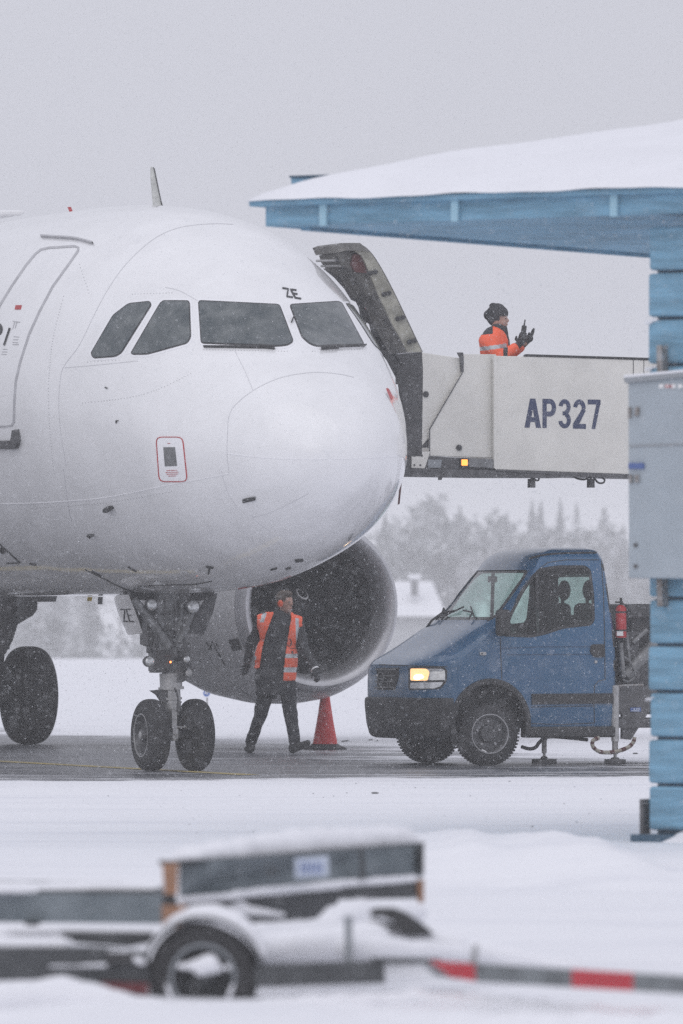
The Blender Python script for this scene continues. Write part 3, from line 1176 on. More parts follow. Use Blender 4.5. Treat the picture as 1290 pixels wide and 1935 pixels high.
# ---- engine
ENG = AC(15.9, 5.72, 1.74 - ZC)
AX = -AA
q = MB()
q.lathe(ENG, AX, [(.16, 1.045), (.3, 1.09), (.6, 1.145), (1.2, 1.185), (2.0, 1.19), (2.9, 1.13), (3.6, 1.02), (3.62, .9), (3.4, .85)], 96)
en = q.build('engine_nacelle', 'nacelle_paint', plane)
q = MB()
q.lathe(ENG, AX, [(.16, 1.043), (.08, 1.02), (.03, .995), (0, .96), (.008, .925), (.04, .89), (.10, .86), (.2, .835), (.32, .822), (.42, .818)], 96)
q.build('inlet_lip', 'polished_metal', en)
q = MB()
q.lathe(ENG, AX, [(.42, .819), (.6, .815), (.8, .817), (1.15, .82), (1.16, .02)], 96)
q.build('inlet_duct', 'inlet_liner', en)
q = MB()
q.lathe(ENG, AX, [(.58, .012), (.62, .07), (.72, .15), (.86, .22), (1.02, .27)], 40)
q.build('spinner', 'fan_metal', en)
bs = BVHTree.FromPolygons([Vector(v) for v in q.v], q.f)
sw = MB()
c = ENG + AX * .55
xx = AX.cross(Vector((0, 0, 1))).normalized() * -1
prev = None
pts = []
for k in range(22):
    t = k / 21
    a = math.radians(150 + 420 * t)
    r = .098 - .082 * t
    pts.append((-.03 + r * math.cos(a), .165 + r * math.sin(a), .026 * (1 - .6 * t)))
sv_ = []
for k, (x_, y_, w_) in enumerate(pts):
    x2, y2 = pts[min(k + 1, 21)][:2]
    x1, y1 = pts[max(k - 1, 0)][:2]
    t_ = Vector((x2 - x1, y2 - y1)).normalized()
    for sgn2 in (-.5, .5):
        xx2, yy2 = x_ - t_.y * w_ * sgn2, y_ + t_.x * w_ * sgn2
        rr2 = math.hypot(xx2, yy2)
        zz = float(np.interp(rr2, [.012, .07, .15, .22, .27], [.58, .62, .72, .86, 1.02])) - .02
        sv_.append(ENG + AX * zz + xx * xx2 + Vector((0, 0, yy2)))
sw.add(sv_, [(2 * k, 2 * k + 1, 2 * k + 3, 2 * k + 2) for k in range(21)])
sw.build('spinner_swirl', 'white_paint', en, fix=False)
bl = MB()
rows = []
for r, tw, ch in ((.24, 25, .20), (.45, 40, .22), (.66, 52, .24), (.81, 60, .25)):
    a = math.radians(tw)
    rows += [Vector((-math.sin(a) * ch / 2, -math.cos(a) * ch / 2, r)), Vector((math.sin(a) * ch / 2, math.cos(a) * ch / 2, r))]
bl.v = [tuple(v) for v in rows]
bl.f = [[0, 1, 3, 2], [2, 3, 5, 4], [4, 5, 7, 6]]
bl.mi = [0, 0, 0]
blm = bl.mesh('fan_blade', (0, 0, 0), False)
blm.materials.append(MATS['fan_metal'])
for k in range(24):
    R = Matrix((xx, AX, Vector((0, 0, 1)))).transposed().to_4x4()
    M4 = Matrix.Translation(ENG + AX * 1.02 - NG) @ R @ Matrix.Rotation(2 * math.pi * k / 24, 4, 'Y')
    linkmesh('fan_blade', blm, en, M4)
nb = BVHTree.FromPolygons([Vector(v) for v in q.v], q.f)
NB = bvh_of(en)
decal(NB, [(432, 1209), (450, 1206), (458, 1227), (440, 1229)], .01, 5).build('intake_vent', 'black_plastic', en)
q = MB()
for pa in ([(390, 1213), (400, 1228)], [(395, 1228), (402, 1212)], [(404, 1218), (425, 1256)], [(408, 1215), (412, 1222)]):
    stroke(NB, pa, 1.6, .01, q=q)
q.build('latch_marking', 'black_plastic', en, smooth=False)
q = MB()
q.lathe(ENG, AX, [(1.15, 1.187), (1.17, 1.187)], 96)
q.build('cowl_seam', 'seam', en)
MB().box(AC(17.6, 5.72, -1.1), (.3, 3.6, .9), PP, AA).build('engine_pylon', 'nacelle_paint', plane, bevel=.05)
MB().lathe(ENG, AX, [(3.3, .75), (4.2, .62), (4.9, .42)], 48).build('exhaust_nozzle', 'dark_metal', en)

# ---- open passenger door (port) with its beige edge
sD = 4.05
outc = smoothpath([(650, 459), (678, 461), (700, 478), (722, 512), (745, 556), (765, 598), (783, 636), (797, 665)], 5)
inc = smoothpath([(684, 484), (694, 505), (708, 540), (724, 576), (742, 614), (757, 640), (770, 666)], 5)
cr_ = outc + inc[::-1]
q = MB().prism([acp(x, y, sD) for x, y in cr_], AA * -.03)
q2 = MB()
ent = q.build('entry_door', 'beige_primer', plane, smooth=False)
# outer skin and inner lining of the door, sweeping back .8 m
q = MB()
qs = [acp(x, y, sD) + PP * .012 for x, y in outc]
q.add(qs + [p + AA * -.82 for p in qs], [(i, i + 1, len(qs) + i + 1, len(qs) + i) for i in range(len(qs) - 1)])
q.build('door_skin', 'aircraft_white', ent)
q = MB()
qs = [acp(x, y, sD - .0) + AA * -.035 for x, y in inc]
q.add(qs + [p + AA * -.5 for p in qs], [(i, i + 1, len(qs) + i + 1, len(qs) + i) for i in range(len(qs) - 1)])
q.build('door_lining', 'door_lining', ent)
q = MB().prism([acp(x, y, sD - .02) for x, y in ((635, 463), (645, 459), (680, 459), (700, 476), (689, 474), (655, 473), (641, 477))], AA * -.7)
q.prism([acp(x, y, sD + .1) for x, y in ((641, 478), (655, 474), (686, 480), (694, 500), (712, 545), (700, 560), (682, 520), (655, 505), (645, 492))], AA * -.6)
q.build('door_head', 'door_lining', ent, smooth=False)
q = MB().prism([acp(x, y, sD + .05) for x, y in ((668, 480), (688, 482), (693, 516), (672, 514), (664, 500))], AA * -.05)
mat('maroon_cover', (0.10, 0.035, 0.035), 0.8)
q.build('slide_cover', 'maroon_cover', ent, smooth=False)
for (x, y) in ((704, 515), (730, 555), (756, 601), (778, 645)):
    q = MB()
    for dx in (-5, 5):
        q.sph(acp(x + dx, y - dx * .25, sD - .03), .026, 10, 6)
    q.box(acp(x, y, sD - .03), (.07, .03, .035), PP, AA)
    q.build('bracket', 'black_plastic', ent)
q = MB()
q.cyl(acp(598, 493, sD + .6), acp(636, 492, sD + .2), .013, .013, 8)
q.cyl(acp(607, 503, sD + .6), acp(645, 502, sD + .2), .013, .013, 8)
q.build('hinge_arm', 'light_metal', ent)
q = MB()
q.cyl(acp(634, 491, sD + .2), acp(660, 494, sD + .2), .025, .03, 8)
q.cyl(acp(645, 502, sD + .2), acp(665, 505, sD + .2), .03, .03, 8)
q.build('hinge_arm', 'dark_metal', ent)
# hanging dark lining with handles, below the door head
q = MB().prism([acp(x, y, sD + .95) for x, y in ((615, 507), (652, 505), (672, 515), (697, 545), (720, 585), (742, 625), (765, 660), (797, 664), (799, 700), (797, 862), (764, 862), (763, 780), (756, 720), (735, 680), (702, 638), (708, 636), (702, 612), (694, 606), (688, 609), (682, 580), (677, 570), (668, 566), (655, 545), (636, 524))], AA * -.08)
q.build('door_apron', 'canvas_dark', ent, smooth=False)
q = MB()
for a, b, r in (((702, 585), (690, 612), .008), ((700, 575), (712, 590), .01), ((715, 600), (722, 620), .008), ((700, 636), (764, 633), .014), ((728, 645), (745, 668), .03), ((712, 640), (730, 660), .025), ((748, 711), (768, 711), .012), ((745, 680), (750, 705), .025), ((735, 655), (760, 690), .02), ((690, 540), (735, 610), .012), ((700, 540), (742, 605), .01)):
    q.cyl(acp(a[0], a[1], sD + .8), acp(b[0], b[1], sD + .8), r, r, 8)
q.box(acp(722, 648, sD + .82), (.22, .05, .12), PP, AA)
q.box(acp(757, 719, sD + .82), (.10, .05, .08), PP, AA)
q.build('door_mechanism', 'black_plastic', ent)
MB().sph(acp(692, 582, sD + .75), .016).build('warning_knob', 'red_paint', ent)
MB().box(acp(707, 597, sD + .75), (.03, .02, .07), PP, AA, (.35, 0, 1)).build('handle_tag', 'yellow_tag', ent)
# red ribbon hanging under the radome
q = MB().prism([P(757, 893, 81.9), P(761, 893, 81.9), P(755, 952, 81.9), P(751, 954, 81.9)], (0, .02, 0))
q.build('pitot_ribbon', 'maroon_cover', plane, smooth=False)

# ------------------------------------------------------------------ lift truck
PHI = math.radians(21)
VF = Vector((-math.cos(PHI), -math.sin(PHI), 0))
VL = Vector((-math.sin(PHI), math.cos(PHI), 0))
V0 = Vector((1.61, 84.4, 0))


def VW(u, v, z):
    r = V0 + VF * u + VL * v
    r.z = z
    return r


def vn(px, py, v=0.0):
    """point on the truck's near side plane (or v metres inboard of it)"""
    return on_plane(px, py, VW(0, v, 0), VL)


def vuz(px, py, v=0.0):
    p = vn(px, py, v)
    return (p - V0).dot(VF), p.z


truck = thing('lift_truck', 'blue high lift truck with beige raised platform and one orange lit headlamp', 'truck', V0)
HW = .975  # half width; centre line at v = HW
Zs = [.40, .52, .62, .75, .90, 1.02, 1.09, 1.14, 1.20, 1.28, 1.38, 1.47, 1.525, 1.56, 1.65, 1.80, 1.95, 2.08, 2.15, 2.20, 2.24, 2.275, 2.30, 2.318, 2.325]

Zs = [z if z < 1.56 else 1.56 + (z - 1.56) * 1.055 for z in Zs]


def ZI(z):
    return z if z < 1.56 else 1.56 + (z - 1.56) / 1.055


def uf(z):
    z = ZI(z)
    return float(np.interp(z, [.4, .75, 1.0, 1.09, 1.14, 1.20, 1.28, 1.38, 1.47, 1.525, 1.56, 1.8, 2.08, 2.15, 2.20, 2.24, 2.275, 2.30, 2.318, 2.325],
                           [.78, .83, .83, .80, .74, .62, .47, .31, .17, .07, .02, -.20, -.43, -.485, -.53, -.575, -.64, -.72, -.82, -.92]))


def bow(z):
    z = ZI(z)
    return float(np.interp(z, [.4, 1.1, 1.3, 1.55, 2.1, 2.32], [.40, .40, .28, .17, .13, .10]))


def bex(z):
    z = ZI(z)
    return float(np.interp(z, [.4, 1.1, 1.3, 1.5, 1.7, 2.3], [6.0, 6.0, 7.0, 6.0, 3.0, 2.5]))


def wz(z):
    z = ZI(z)
    return float(np.interp(z, [.4, .6, 1.2, 1.5, 1.65, 1.8, 2.08, 2.15, 2.2, 2.24, 2.275, 2.3, 2.318, 2.325],
                           [.94, .97, .975, .955, .93, .90, .835, .81, .785, .755, .71, .64, .52, .38]))


def ur(z):
    z = ZI(z)
    return float(np.interp(z, [.4, 1.3, 2.2, 2.3, 2.325], [-1.49, -1.48, -1.41, -1.38, -1.30]))


def shell(ins, Zl, ufo=0.0, rear=None):
    q = MB()
    n = 21
    L = None
    vs = []
    for z in Zl:
        W, U, B, E, R = wz(z) - ins, uf(z) - ins * 1.3 + ufo, bow(z), bex(z), (ur(z) + ins) if rear is None else rear
        ring = []
        for i in range(n):
            y = math.sin((i / (n - 1) - .5) * math.pi)
            ring.append((U - B * abs(y) ** E, y * W))
        uu = U - B
        for k in range(1, 12):
            ring.append((uu + (R + .04 - uu) * k / 11, W))
        ring.append((R, W - .05))
        for k in range(1, 8):
            ring.append((R, (W - .05) * (1 - 2 * k / 8)))
        ring.append((R, -W + .05))
        for k in range(11, 0, -1):
            ring.append((uu + (R + .04 - uu) * k / 11, -W))
        L = len(ring)
        vs += [VW(u, HW - y, z + 0) for u, y in ring]
    fs = [(j * L + i, j * L + (i + 1) % L, (j + 1) * L + (i + 1) % L, (j + 1) * L + i) for j in range(len(Zl) - 1) for i in range(L)]
    fs.append(tuple(range(L - 1, -1, -1)))
    fs.append(tuple((len(Zl) - 1) * L + i for i in range(L)))
    q.add(vs, fs)
    return q


cab = shell(0, Zs).build('cab_body', 'van_blue', truck)
VB = bvh_of(cab)
cab.data.materials.append(MATS['van_inside'])


def carve(target, builders):
    for q in builders:
        c = q.build('cutter', 'van_inside', None, smooth=False)
        md = target.modifiers.new('b', 'BOOLEAN')
        md.operation = 'DIFFERENCE'
        md.solver = 'EXACT'
        md.object = c
        dg = bpy.context.evaluated_depsgraph_get()
        me = bpy.data.meshes.new_from_object(target.evaluated_get(dg))
        target.modifiers.clear()
        old = target.data
        target.data = me
        bpy.data.meshes.remove(old)
        m = c.data
        bpy.data.objects.remove(c)
        bpy.data.meshes.remove(m)


DW = rnd([(948, 1203), (950, 1188), (962, 1160), (985, 1120), (1010, 1086), (1028, 1073), (1060, 1068), (1112, 1068), (1122, 1076), (1124, 1125), (1122, 1172), (1115, 1182), (1062, 1188), (1025, 1200), (1000, 1205)], 5, 3)
DWuz = [vuz(x, y, .06) for x, y in DW]
near_cut = MB().prism([VW(u, -.3, z) for u, z in DWuz], VL * .75)
far_cut = MB().prism([VW(u, 2 * HW - .45, z) for u, z in DWuz], VL * .75)
wsp = rnd([(-.83, 1.575), (.83, 1.575), (.755, 2.12), (-.755, 2.12)], .07)
ws_cut = MB().prism([VW(-.72, HW - y, z) for y, z in wsp], VF * 1.4)
rw = rnd([(-.62, 1.60), (.62, 1.60), (.58, 2.08), (-.58, 2.08)], .08)
rw_cut = MB().prism([VW(-1.7, HW - y, z) for y, z in rw], VF * .5)
arch = MB()
arch.prism([VW(.0 + .46 * math.cos(a), -.1, .46 + .475 * math.sin(a)) for a in np.linspace(0, 2 * math.pi, 41)[:-1]], VL * .45)
arch2 = MB()
arch2.prism([VW(.0 + .46 * math.cos(a), 2 * HW - .35, .46 + .475 * math.sin(a)) for a in np.linspace(0, 2 * math.pi, 41)[:-1]], VL * .45)
inner = shell(.045, [.95, 1.14, 1.28, 1.47, 1.56, 1.8, 2.08, 2.2, 2.26])
carve(cab, [inner, near_cut, far_cut, ws_cut, rw_cut, arch, arch2])
offv = wloc(truck)
for p in cab.data.polygons:
    c = p.center + offv
    u, v = (c - V0).dot(VF), (c - V0).dot(VL)
    z = c.z
    ins = abs(v - HW) < wz(z) - .02 and u < uf(z) - bow(z) * min(1, abs(v - HW) / wz(z)) ** bex(z) - .03 and u > ur(z) + .02 and z < 2.28
    p.material_index = 1 if ins else 0
cab.data.shade_smooth()
cab.data.set_sharp_from_angle(angle=math.radians(30))


def vgrid(poly, f, n=14):
    """glass filling a polygon: poly in (a, z), f maps to the world"""
    q = MB()
    zs = [p[1] for p in poly]
    z0, z1 = min(zs), max(zs)
    rows = []
    for j in range(n + 1):
        z = z0 + (z1 - z0) * (j + .001) / (n + .002)
        xs = []
        for i in range(len(poly)):
            (a1, b1), (a2, b2) = poly[i - 1], poly[i]
            if (b1 > z) != (b2 > z):
                xs.append(a1 + (a2 - a1) * (z - b1) / (b2 - b1))
        rows.append([f(min(xs) + (max(xs) - min(xs)) * k / n, z) for k in range(n + 1)])
    q.add(sum(rows, []), [(j * (n + 1) + i, j * (n + 1) + i + 1, (j + 1) * (n + 1) + i + 1, (j + 1) * (n + 1) + i) for j in range(n) for i in range(n)])
    return q


def ring(poly, f, w_in, wd, q=None):
    q = q or MB()
    a = poly
    b = grow(poly, -wd)
    n = len(a)
    vs = [f(*p) for p in a] + [f(*p) for p in b]
    q.add(vs, [(i, (i + 1) % n, n + (i + 1) % n, n + i) for i in range(n)])
    return q


fside = lambda u, z: VW(u, HW - wz(z) + .012, z)
ffar = lambda u, z: VW(u, HW + wz(z) - .012, z)
fws = lambda y, z: VW(uf(z) - bow(z) * min(1, abs(y) / wz(z)) ** bex(z) - .012, HW - y, z)
frw = lambda y, z: VW(ur(z) + .01, HW - y, z)
for poly, f, nm in ((DWuz, fside, 'side_window'), (DWuz, ffar, 'side_window'), (wsp, fws, 'windshield'), (rw, frw, 'rear_window')):
    go_ = vgrid(poly, f).build(nm, 'tinted_glass', truck, fix=False)
    ring(grow(poly, .012), lambda a, b, f=f: f(a, b) + (VL * -.008 if f is fside else VL * .008 if f is ffar else VF * .012 if f is fws else VF * -.01), 0, .045).build('window_seal', 'black_plastic', go_, smooth=False)
# quarter-light bar in door window
MB().cyl(vn(1013, 1084, .10), vn(1016, 1203, .06), .017, .017, 8).build('window_bar', 'black_plastic', truck)
# interior
q = MB()
for vc, uc in ((.42, -1.16), (1.12, -1.16)):
    q = MB()
    q.box(VW(uc - .12, vc, 1.37), (.13, .44, .78), VF, VL)
    q.box(VW(uc + .12, vc, .98), (.5, .48, .16), VF, VL)
    so = q.build('seat', 'seat_cloth', truck, bevel=.07)
    MB().cyl(VW(uc - .15, vc, 1.72), VW(uc - .15, vc, 1.86), .02, .02, 8).build('headrest_post', 'seat_cloth', so)
    MB().sph(VW(uc - .17, vc, 1.90), .118, 18, 10, (.5, 1, .95), Matrix.Rotation(math.atan2(VF.y, VF.x), 3, 'Z')).build('headrest', 'seat_cloth', so)
MB().prism([VW(-.02, .08, 1.50), VW(-.28, .08, 1.50), VW(-.36, .08, 1.42), VW(-.32, .08, 1.05), VW(-.02, .08, 1.05)], VL * 1.79).build('dashboard', 'van_inside', truck, smooth=False)
q = MB()
cS = VW(-.46, .52, 1.44)
axs = (VF * -.75 + Vector((0, 0, .66))).normalized()
q.lathe(cS, axs, [(0.014 * math.cos(t), .19 + .014 * math.sin(t)) for t in np.linspace(0, 2 * math.pi, 9)[:-1]], 28, True)
q.cyl(cS - axs * .25, cS, .03, .03, 8)
q.box(cS, (.34, .03, .02), VL, axs.cross(VL), axs)
q.build('steering_wheel', 'black_plastic', truck)
# rear partition bars visible through glass
MB().cyl(VW(-.50, 1.2, 1.5), VW(-.52, 1.2, 2.14), .02, .02, 8).build('grab_bar', 'black_plastic', truck)
MB().box(VW(-.42, .98, 2.02), (.03, .22, .07), VF, VL).build('interior_mirror', 'black_plastic', truck, bevel=.01)

# seams, handle, lamps, grille on the body
q = MB()
for pa in ([(945, 1206), (946, 1240), (948, 1283)],
           [(1136, 1060), (1140, 1120), (1142, 1200), (1143, 1284), (1130, 1287), (1123, 1296), (1122, 1330), (1123, 1366)],
           [(948, 1200), (955, 1175), (985, 1118), (1015, 1078), (1035, 1063), (1070, 1058), (1136, 1058)],
           [(1004, 1367), (1060, 1369), (1122, 1366)], [(1003, 1336), (1122, 1334)],
           [(716, 1256), (775, 1258), (845, 1260)]):
    stroke(VB, pa, 1.4, .003, q=q)
q.build('panel_seam', 'black_plastic', truck, smooth=False)['kind'] = 'stuff'
q = MB()
for pa in ([(946, 1225), (1020, 1222), (1142, 1222)], [(958, 1237), (1140, 1236)]):
    stroke(VB, pa, 1.2, .004, q=q)
mat('van_crease', (0.010, 0.05, 0.12), .4)
q.build('body_crease', 'van_crease', truck, smooth=False)
decal(VB, [(1004, 1311), (1160, 1310), (1160, 1329), (1004, 1331)], .02, 8).build('rub_strip', 'black_plastic', truck)
decal(VB, rnd([(1116, 1218), (1141, 1217), (1141, 1242), (1122, 1242), (1114, 1232)], 4), .015, 6).build('door_handle', 'black_plastic', truck)
decal(VB, [(1123, 1248), (1128, 1248), (1128, 1253), (1123, 1253)], .01, 3).build('door_lock', 'light_metal', truck)
mk = decal(VB, rnd([(906, 1232), (918, 1232), (918, 1238), (906, 1238)], 2), .012, 3).build('side_marker', 'light_metal', truck)
decal(VB, rnd([(908.5, 1233.5), (911, 1233.5), (911, 1237), (908.5, 1237)], .8), .015, 3).build('marker_lens', 'black_plastic', mk)
hl = decal(VB, rnd([(772, 1260), (838, 1260), (845, 1266), (844, 1288), (832, 1302), (772, 1304)], 5), .004, 5).build('headlamp', 'black_plastic', truck)
decal(VB, rnd([(776, 1264), (836, 1264), (841, 1268), (841, 1285), (776, 1286)], 3), .010, 4).build('lens', 'lens_glass', hl)
decal(VB, rnd([(777, 1264), (806, 1264), (812, 1270), (808, 1286), (777, 1286)], 3), .014, 4).build('lit_lens', 'headlamp_on', hl)
decal(VB, rnd([(784, 1276), (797, 1274), (802, 1280), (790, 1285), (783, 1283)], 3), .018, 3).build('bulb', 'bulb_core', hl)
decal(VB, rnd([(776, 1290), (838, 1289), (832, 1297), (820, 1301), (776, 1301)], 3), .010, 4).build('turn_signal', 'lens_glass', hl)
gr = decal(VB, [(712, 1262), (755, 1262), (753, 1282), (746, 1304), (713, 1303)], .004, 5).build('grille', 'black_plastic', truck)
for yy in (1266, 1277, 1288, 1299):
    stroke(VB, [(711, yy), (752 - (yy - 1262) * .13, yy)], 2.6, .02).build('slat', 'grey_metal', gr, smooth=False)
# round emblem, plain ring with bar
em = stroke(VB, [(724 + 5.5 * math.cos(a), 1282 + 11 * math.sin(a)) for a in np.linspace(0, 2 * math.pi, 18)[:-1]], 1.6, .035, closed=True, step=3)
stroke(VB, [(717, 1283), (731, 1283)], 2, .035, q=em, step=3)
em.build('emblem', 'grey_metal', gr, smooth=False)

# bumper
Zb = [.29, .31, .34, .45, .6, .68, .72, .735]
bq = MB()
vs = []
n = 25
for z, uo, wo in zip(Zb, (.79, .83, .85, .875, .89, .895, .89, .87), (.90, .93, .95, .975, .985, .985, .98, .97)):
    rg = []
    for i in range(n):
        y = math.sin((i / (n - 1) - .5) * math.pi)
        rg.append((uo - .33 * abs(y) ** 4, y * wo))
    rg += [(.43, wo), (.43, wo - .06), (.5, 0), (.43, -wo + .06), (.43, -wo)]
    L = len(rg)
    vs += [VW(u, HW - y, z) for u, y in rg]
fs = [(j * L + i, j * L + (i + 1) % L, (j + 1) * L + (i + 1) % L, (j + 1) * L + i) for j in range(len(Zb) - 1) for i in range(L)]
fs += [tuple(range(L)), tuple((len(Zb) - 1) * L + i for i in range(L))]
bq.add(vs, fs)
bq.build('bumper', 'black_plastic', truck)
for vv in (-.012, 2 * HW - .13):
    q = MB()
    n = 20
    a_ = [VW(.47 * math.cos(t), vv, .46 + .485 * math.sin(t)) for t in np.linspace(-.25, math.pi + .25, n)]
    b_ = [VW(.415 * math.cos(t), vv, .46 + .425 * math.sin(t)) for t in np.linspace(-.25, math.pi + .25, n)]
    vs = a_ + b_ + [p + VL * .14 for p in a_] + [p + VL * .14 for p in b_]
    q.add(vs, [(i, i + 1, n + i + 1, n + i) for i in range(n - 1)] + [(n + i, n + i + 1, 3 * n + i + 1, 3 * n + i) for i in range(n - 1)] + [(i, 2 * n + i, 2 * n + i + 1, i + 1) for i in range(n - 1)])
    q.build('wheel_arch_trim', 'black_plastic', truck)
q = MB()
q.box(VW(-.02, .975, .60), (.85, 1.5, .5), VF, VL)
q.box(VW(-.95, .09, .36), (1.05, .22, .12), VF, VL)
q.box(VW(-.95, .975, .55), (1.1, 1.7, .25), VF, VL)
q.build('underbody', 'black_plastic', truck, bevel=.02)


def road_wheel(u, v, side):
    c = VW(u, v, .345)
    ax = -VL * side
    w_ = MB()
    h = .11
    w_.lathe(c, ax, [(-h, .20), (-h, .29), (-h * .8, .328), (-h * .5, .343), (0, .345), (h * .5, .343), (h * .8, .328), (h, .29), (h, .215), (h * .8, .205)], 64)
    to = w_.build('wheel', 'black_rubber', truck)
    # tread blocks
    t = MB()
    for k in range(56):
        a = 2 * math.pi * k / 56
        X = VL
        R = VF * math.cos(a) + Vector((0, 0, math.sin(a)))
        T = VF * -math.sin(a) + Vector((0, 0, math.cos(a)))
        for s in (-1, 1):
            t.box(c + R * .3345 + VL * (s * .075), (.06, .02, .022), VL, T, R)
    t.build('tread', 'black_rubber', to, smooth=False)['kind'] = 'stuff'
    r = MB()
    r.lathe(c, ax, [(h * .80, .21), (h * .70, .195), (h * .3, .17), (h * .25, .10), (h * .55, .085), (h * .6, .05), (h * .5, .001)], 40)
    r.lathe(c, ax, [(-h * .7, .2), (-h * .6, .001)], 32)
    r.build('rim', 'wheel_steel', to)
    e = MB()
    e.lathe(c, ax, [(h * .85, .222), (h * 1.02, .216), (h * 1.02, .207), (h * .8, .203)], 48)
    e.build('rim_edge', 'rim_edge', to)
    n_ = MB()
    for k in range(5):
        a = 2 * math.pi * k / 5 + .3
        b = c + ax * (h * .3) + (VF * math.cos(a) + Vector((0, 0, math.sin(a)))) * .135
        n_.cyl(b, b + ax * .03, .017, .014, 6)
    n_.build('wheel_nut', 'rim_edge', to)
    s_ = MB()
    s_.box(c + ax * (h * .95) + VF * .07 + Vector((0, 0, -.185)), (.06, .03, .02), (VF + Vector((0, 0, .4))), VL)
    s_.build('balance_weight', 'white_paint', to, bevel=.008)


road_wheel(0, .12, 1)
road_wheel(0, 2 * HW - .12, -1)
road_wheel(-3.6, .12, 1)
road_wheel(-3.6, 2 * HW - .12, -1)
# mirror
q = MB()
q.box(vn(950, 1177, -.16), (.16, .10, .29), VF, VL)
q.build('wing_mirror', 'black_plastic', truck, bevel=.035)
MB().cyl(vn(952, 1190, -.1), vn(958, 1192, .1), .025, .025, 8).build('mirror_arm', 'black_plastic', truck)
# wipers
for (y0, y1) in ((-.55, -.15), (.45, .05)):
    q = MB()
    q.tube([fws(y0, 1.585) + VF * .06, fws(y0 * .8 + y1 * .2, 1.66) + VF * .05, fws(y1, 1.68) + VF * .04], .011, 6)
    q.tube([fws(y0 + .05, 1.60) + VF * .03, fws(y1 + .1, 1.72) + VF * .03], .009, 6)
    q.build('wiper', 'black_plastic', truck)
q = MB()
q.tube([P(806, 1186, 85.9), P(816, 1172, 85.9), P(830, 1162, 85.9), P(838, 1156, 85.9)], .013, 6)
q.tube([P(822, 1186, 85.9), P(826, 1176, 85.9), P(837, 1166, 85.9)], .010, 6)
q.sph(P(838, 1160, 85.9), .055, 12, 8, (.42, .5, 1.3))
q.build('approach_mirror', 'black_plastic', truck)
# roof trim
q = MB()
stroke(VB, smoothpath([(1000, 1056), (1030, 1049), (1070, 1046), (1140, 1045)]), 2.2, .012, q=q)
q.build('roof_rail', 'black_plastic', truck)

# chassis, outriggers, boom
q = MB()
for vv in (.55, 1.4):
    q.box(VW(-3.1, vv, .62), (3.6, .08, .16), VF, VL)
for uu in (-1.7, -2.8, -4.4):
    q.box(VW(uu, .97, .62), (.1, .9, .12), VF, VL)
q.box(VW(-1.85, .97, .45), (.9, 1.8, .10), VF, VL)
q.box(VW(-3.0, .08, .5), (.9, .05, .4), VF, VL)
q.build('chassis_frame', 'dark_metal', truck)
q = MB()
q.prism([vn(x, y, .1) for x, y in ((1168, 1296), (1226, 1296), (1240, 1296), (1240, 1340), (1226, 1345), (1192, 1398), (1176, 1396), (1176, 1350), (1168, 1340))], VL * .06)
q.build('subframe_plate', 'gear_grey', truck, smooth=False)
q = MB()
q.prism([vn(x, y, .085) for x, y in ((1191, 1337), (1211, 1337), (1211, 1345), (1191, 1345))], VL * .01)
st_ = q.build('sticker', 'label_blue', truck, smooth=False)
q = MB()
for x in (1197, 1202, 1206):
    q.prism([vn(a, b, .08) for a, b in ((x, 1338.5), (x + 2.5, 1338.5), (x + 2.5, 1341), (x, 1341))], VL * .004)
q.prism([vn(a, b, .08) for a, b in ((1193, 1342.5), (1208, 1342.5), (1208, 1344), (1193, 1344))], VL * .004)
q.build('sticker_print', 'label_white', st_, smooth=False)


def outrigger(px, top, foot, r, v):
    q = MB()
    q.cyl(vn(px, top, v), vn(px, foot - 42, v), r, r, 14)
    lo = q.build('outrigger', 'light_metal' if top < 1350 else 'dark_metal', truck)
    q = MB()
    q.cyl(vn(px, foot - 45, v), vn(px, foot - 18, v), r * .8, r * .8, 12)
    q.cyl(vn(px, foot - 18, v), vn(px, foot - 8, v), r * .45, r * .45, 10)
    q.build('outrigger_rod', 'zinc', lo)
    q = MB()
    q.cyl(vn(px, foot - 12, v), vn(px, foot - 7, v), r * .9, r * 1.4, 10)
    b = vn(px, foot, v)
    q.box((b.x, b.y, .035), (.18 if top < 1350 else .22, .2, .055), VF, VL)
    q.build('foot_plate', 'dark_metal', lo, bevel=.01)


outrigger(1162, 1295, 1443, .042, .02)
outrigger(1028, 1385, 1441, .035, .35)
q = MB()
q.tube([vn(x, y, .0) for x, y in smoothpath([(1168, 1352), (1168, 1302), (1172, 1296), (1195, 1295), (1215, 1294)], 5)], .012, 8)
q.build('steel_pipe', 'zinc', truck)
q = MB()
for pts, r in (([(1132, 1394), (1120, 1400), (1121, 1412), (1135, 1421), (1160, 1421), (1185, 1413), (1196, 1403), (1199, 1393)], .022),):
    q.tube([vn(x, y, -.02) for x, y in smoothpath(pts, 6)], r, 8)
q.build('hydraulic_hose', 'hose_beige', truck)
hb = MB()
hp = smoothpath([(1132, 1394), (1120, 1400), (1121, 1412), (1135, 1421), (1160, 1421), (1185, 1413), (1196, 1403), (1199, 1393)], 6)
for k in range(2, len(hp) - 2, 5):
    hb.tube([vn(hp[k + j][0], hp[k + j][1], -.02) for j in (0, 1, 2)], .0235, 8)
hb.build('hose_banding', 'maroon_cover', truck)
q = MB()
q.tube([vn(x, y, .2) for x, y in smoothpath([(985, 1411), (1000, 1415), (1012, 1412), (1020, 1402), (1040, 1392), (1110, 1398)], 5)], .02, 8)
q.build('brake_hose', 'black_rubber', truck)
q = MB()
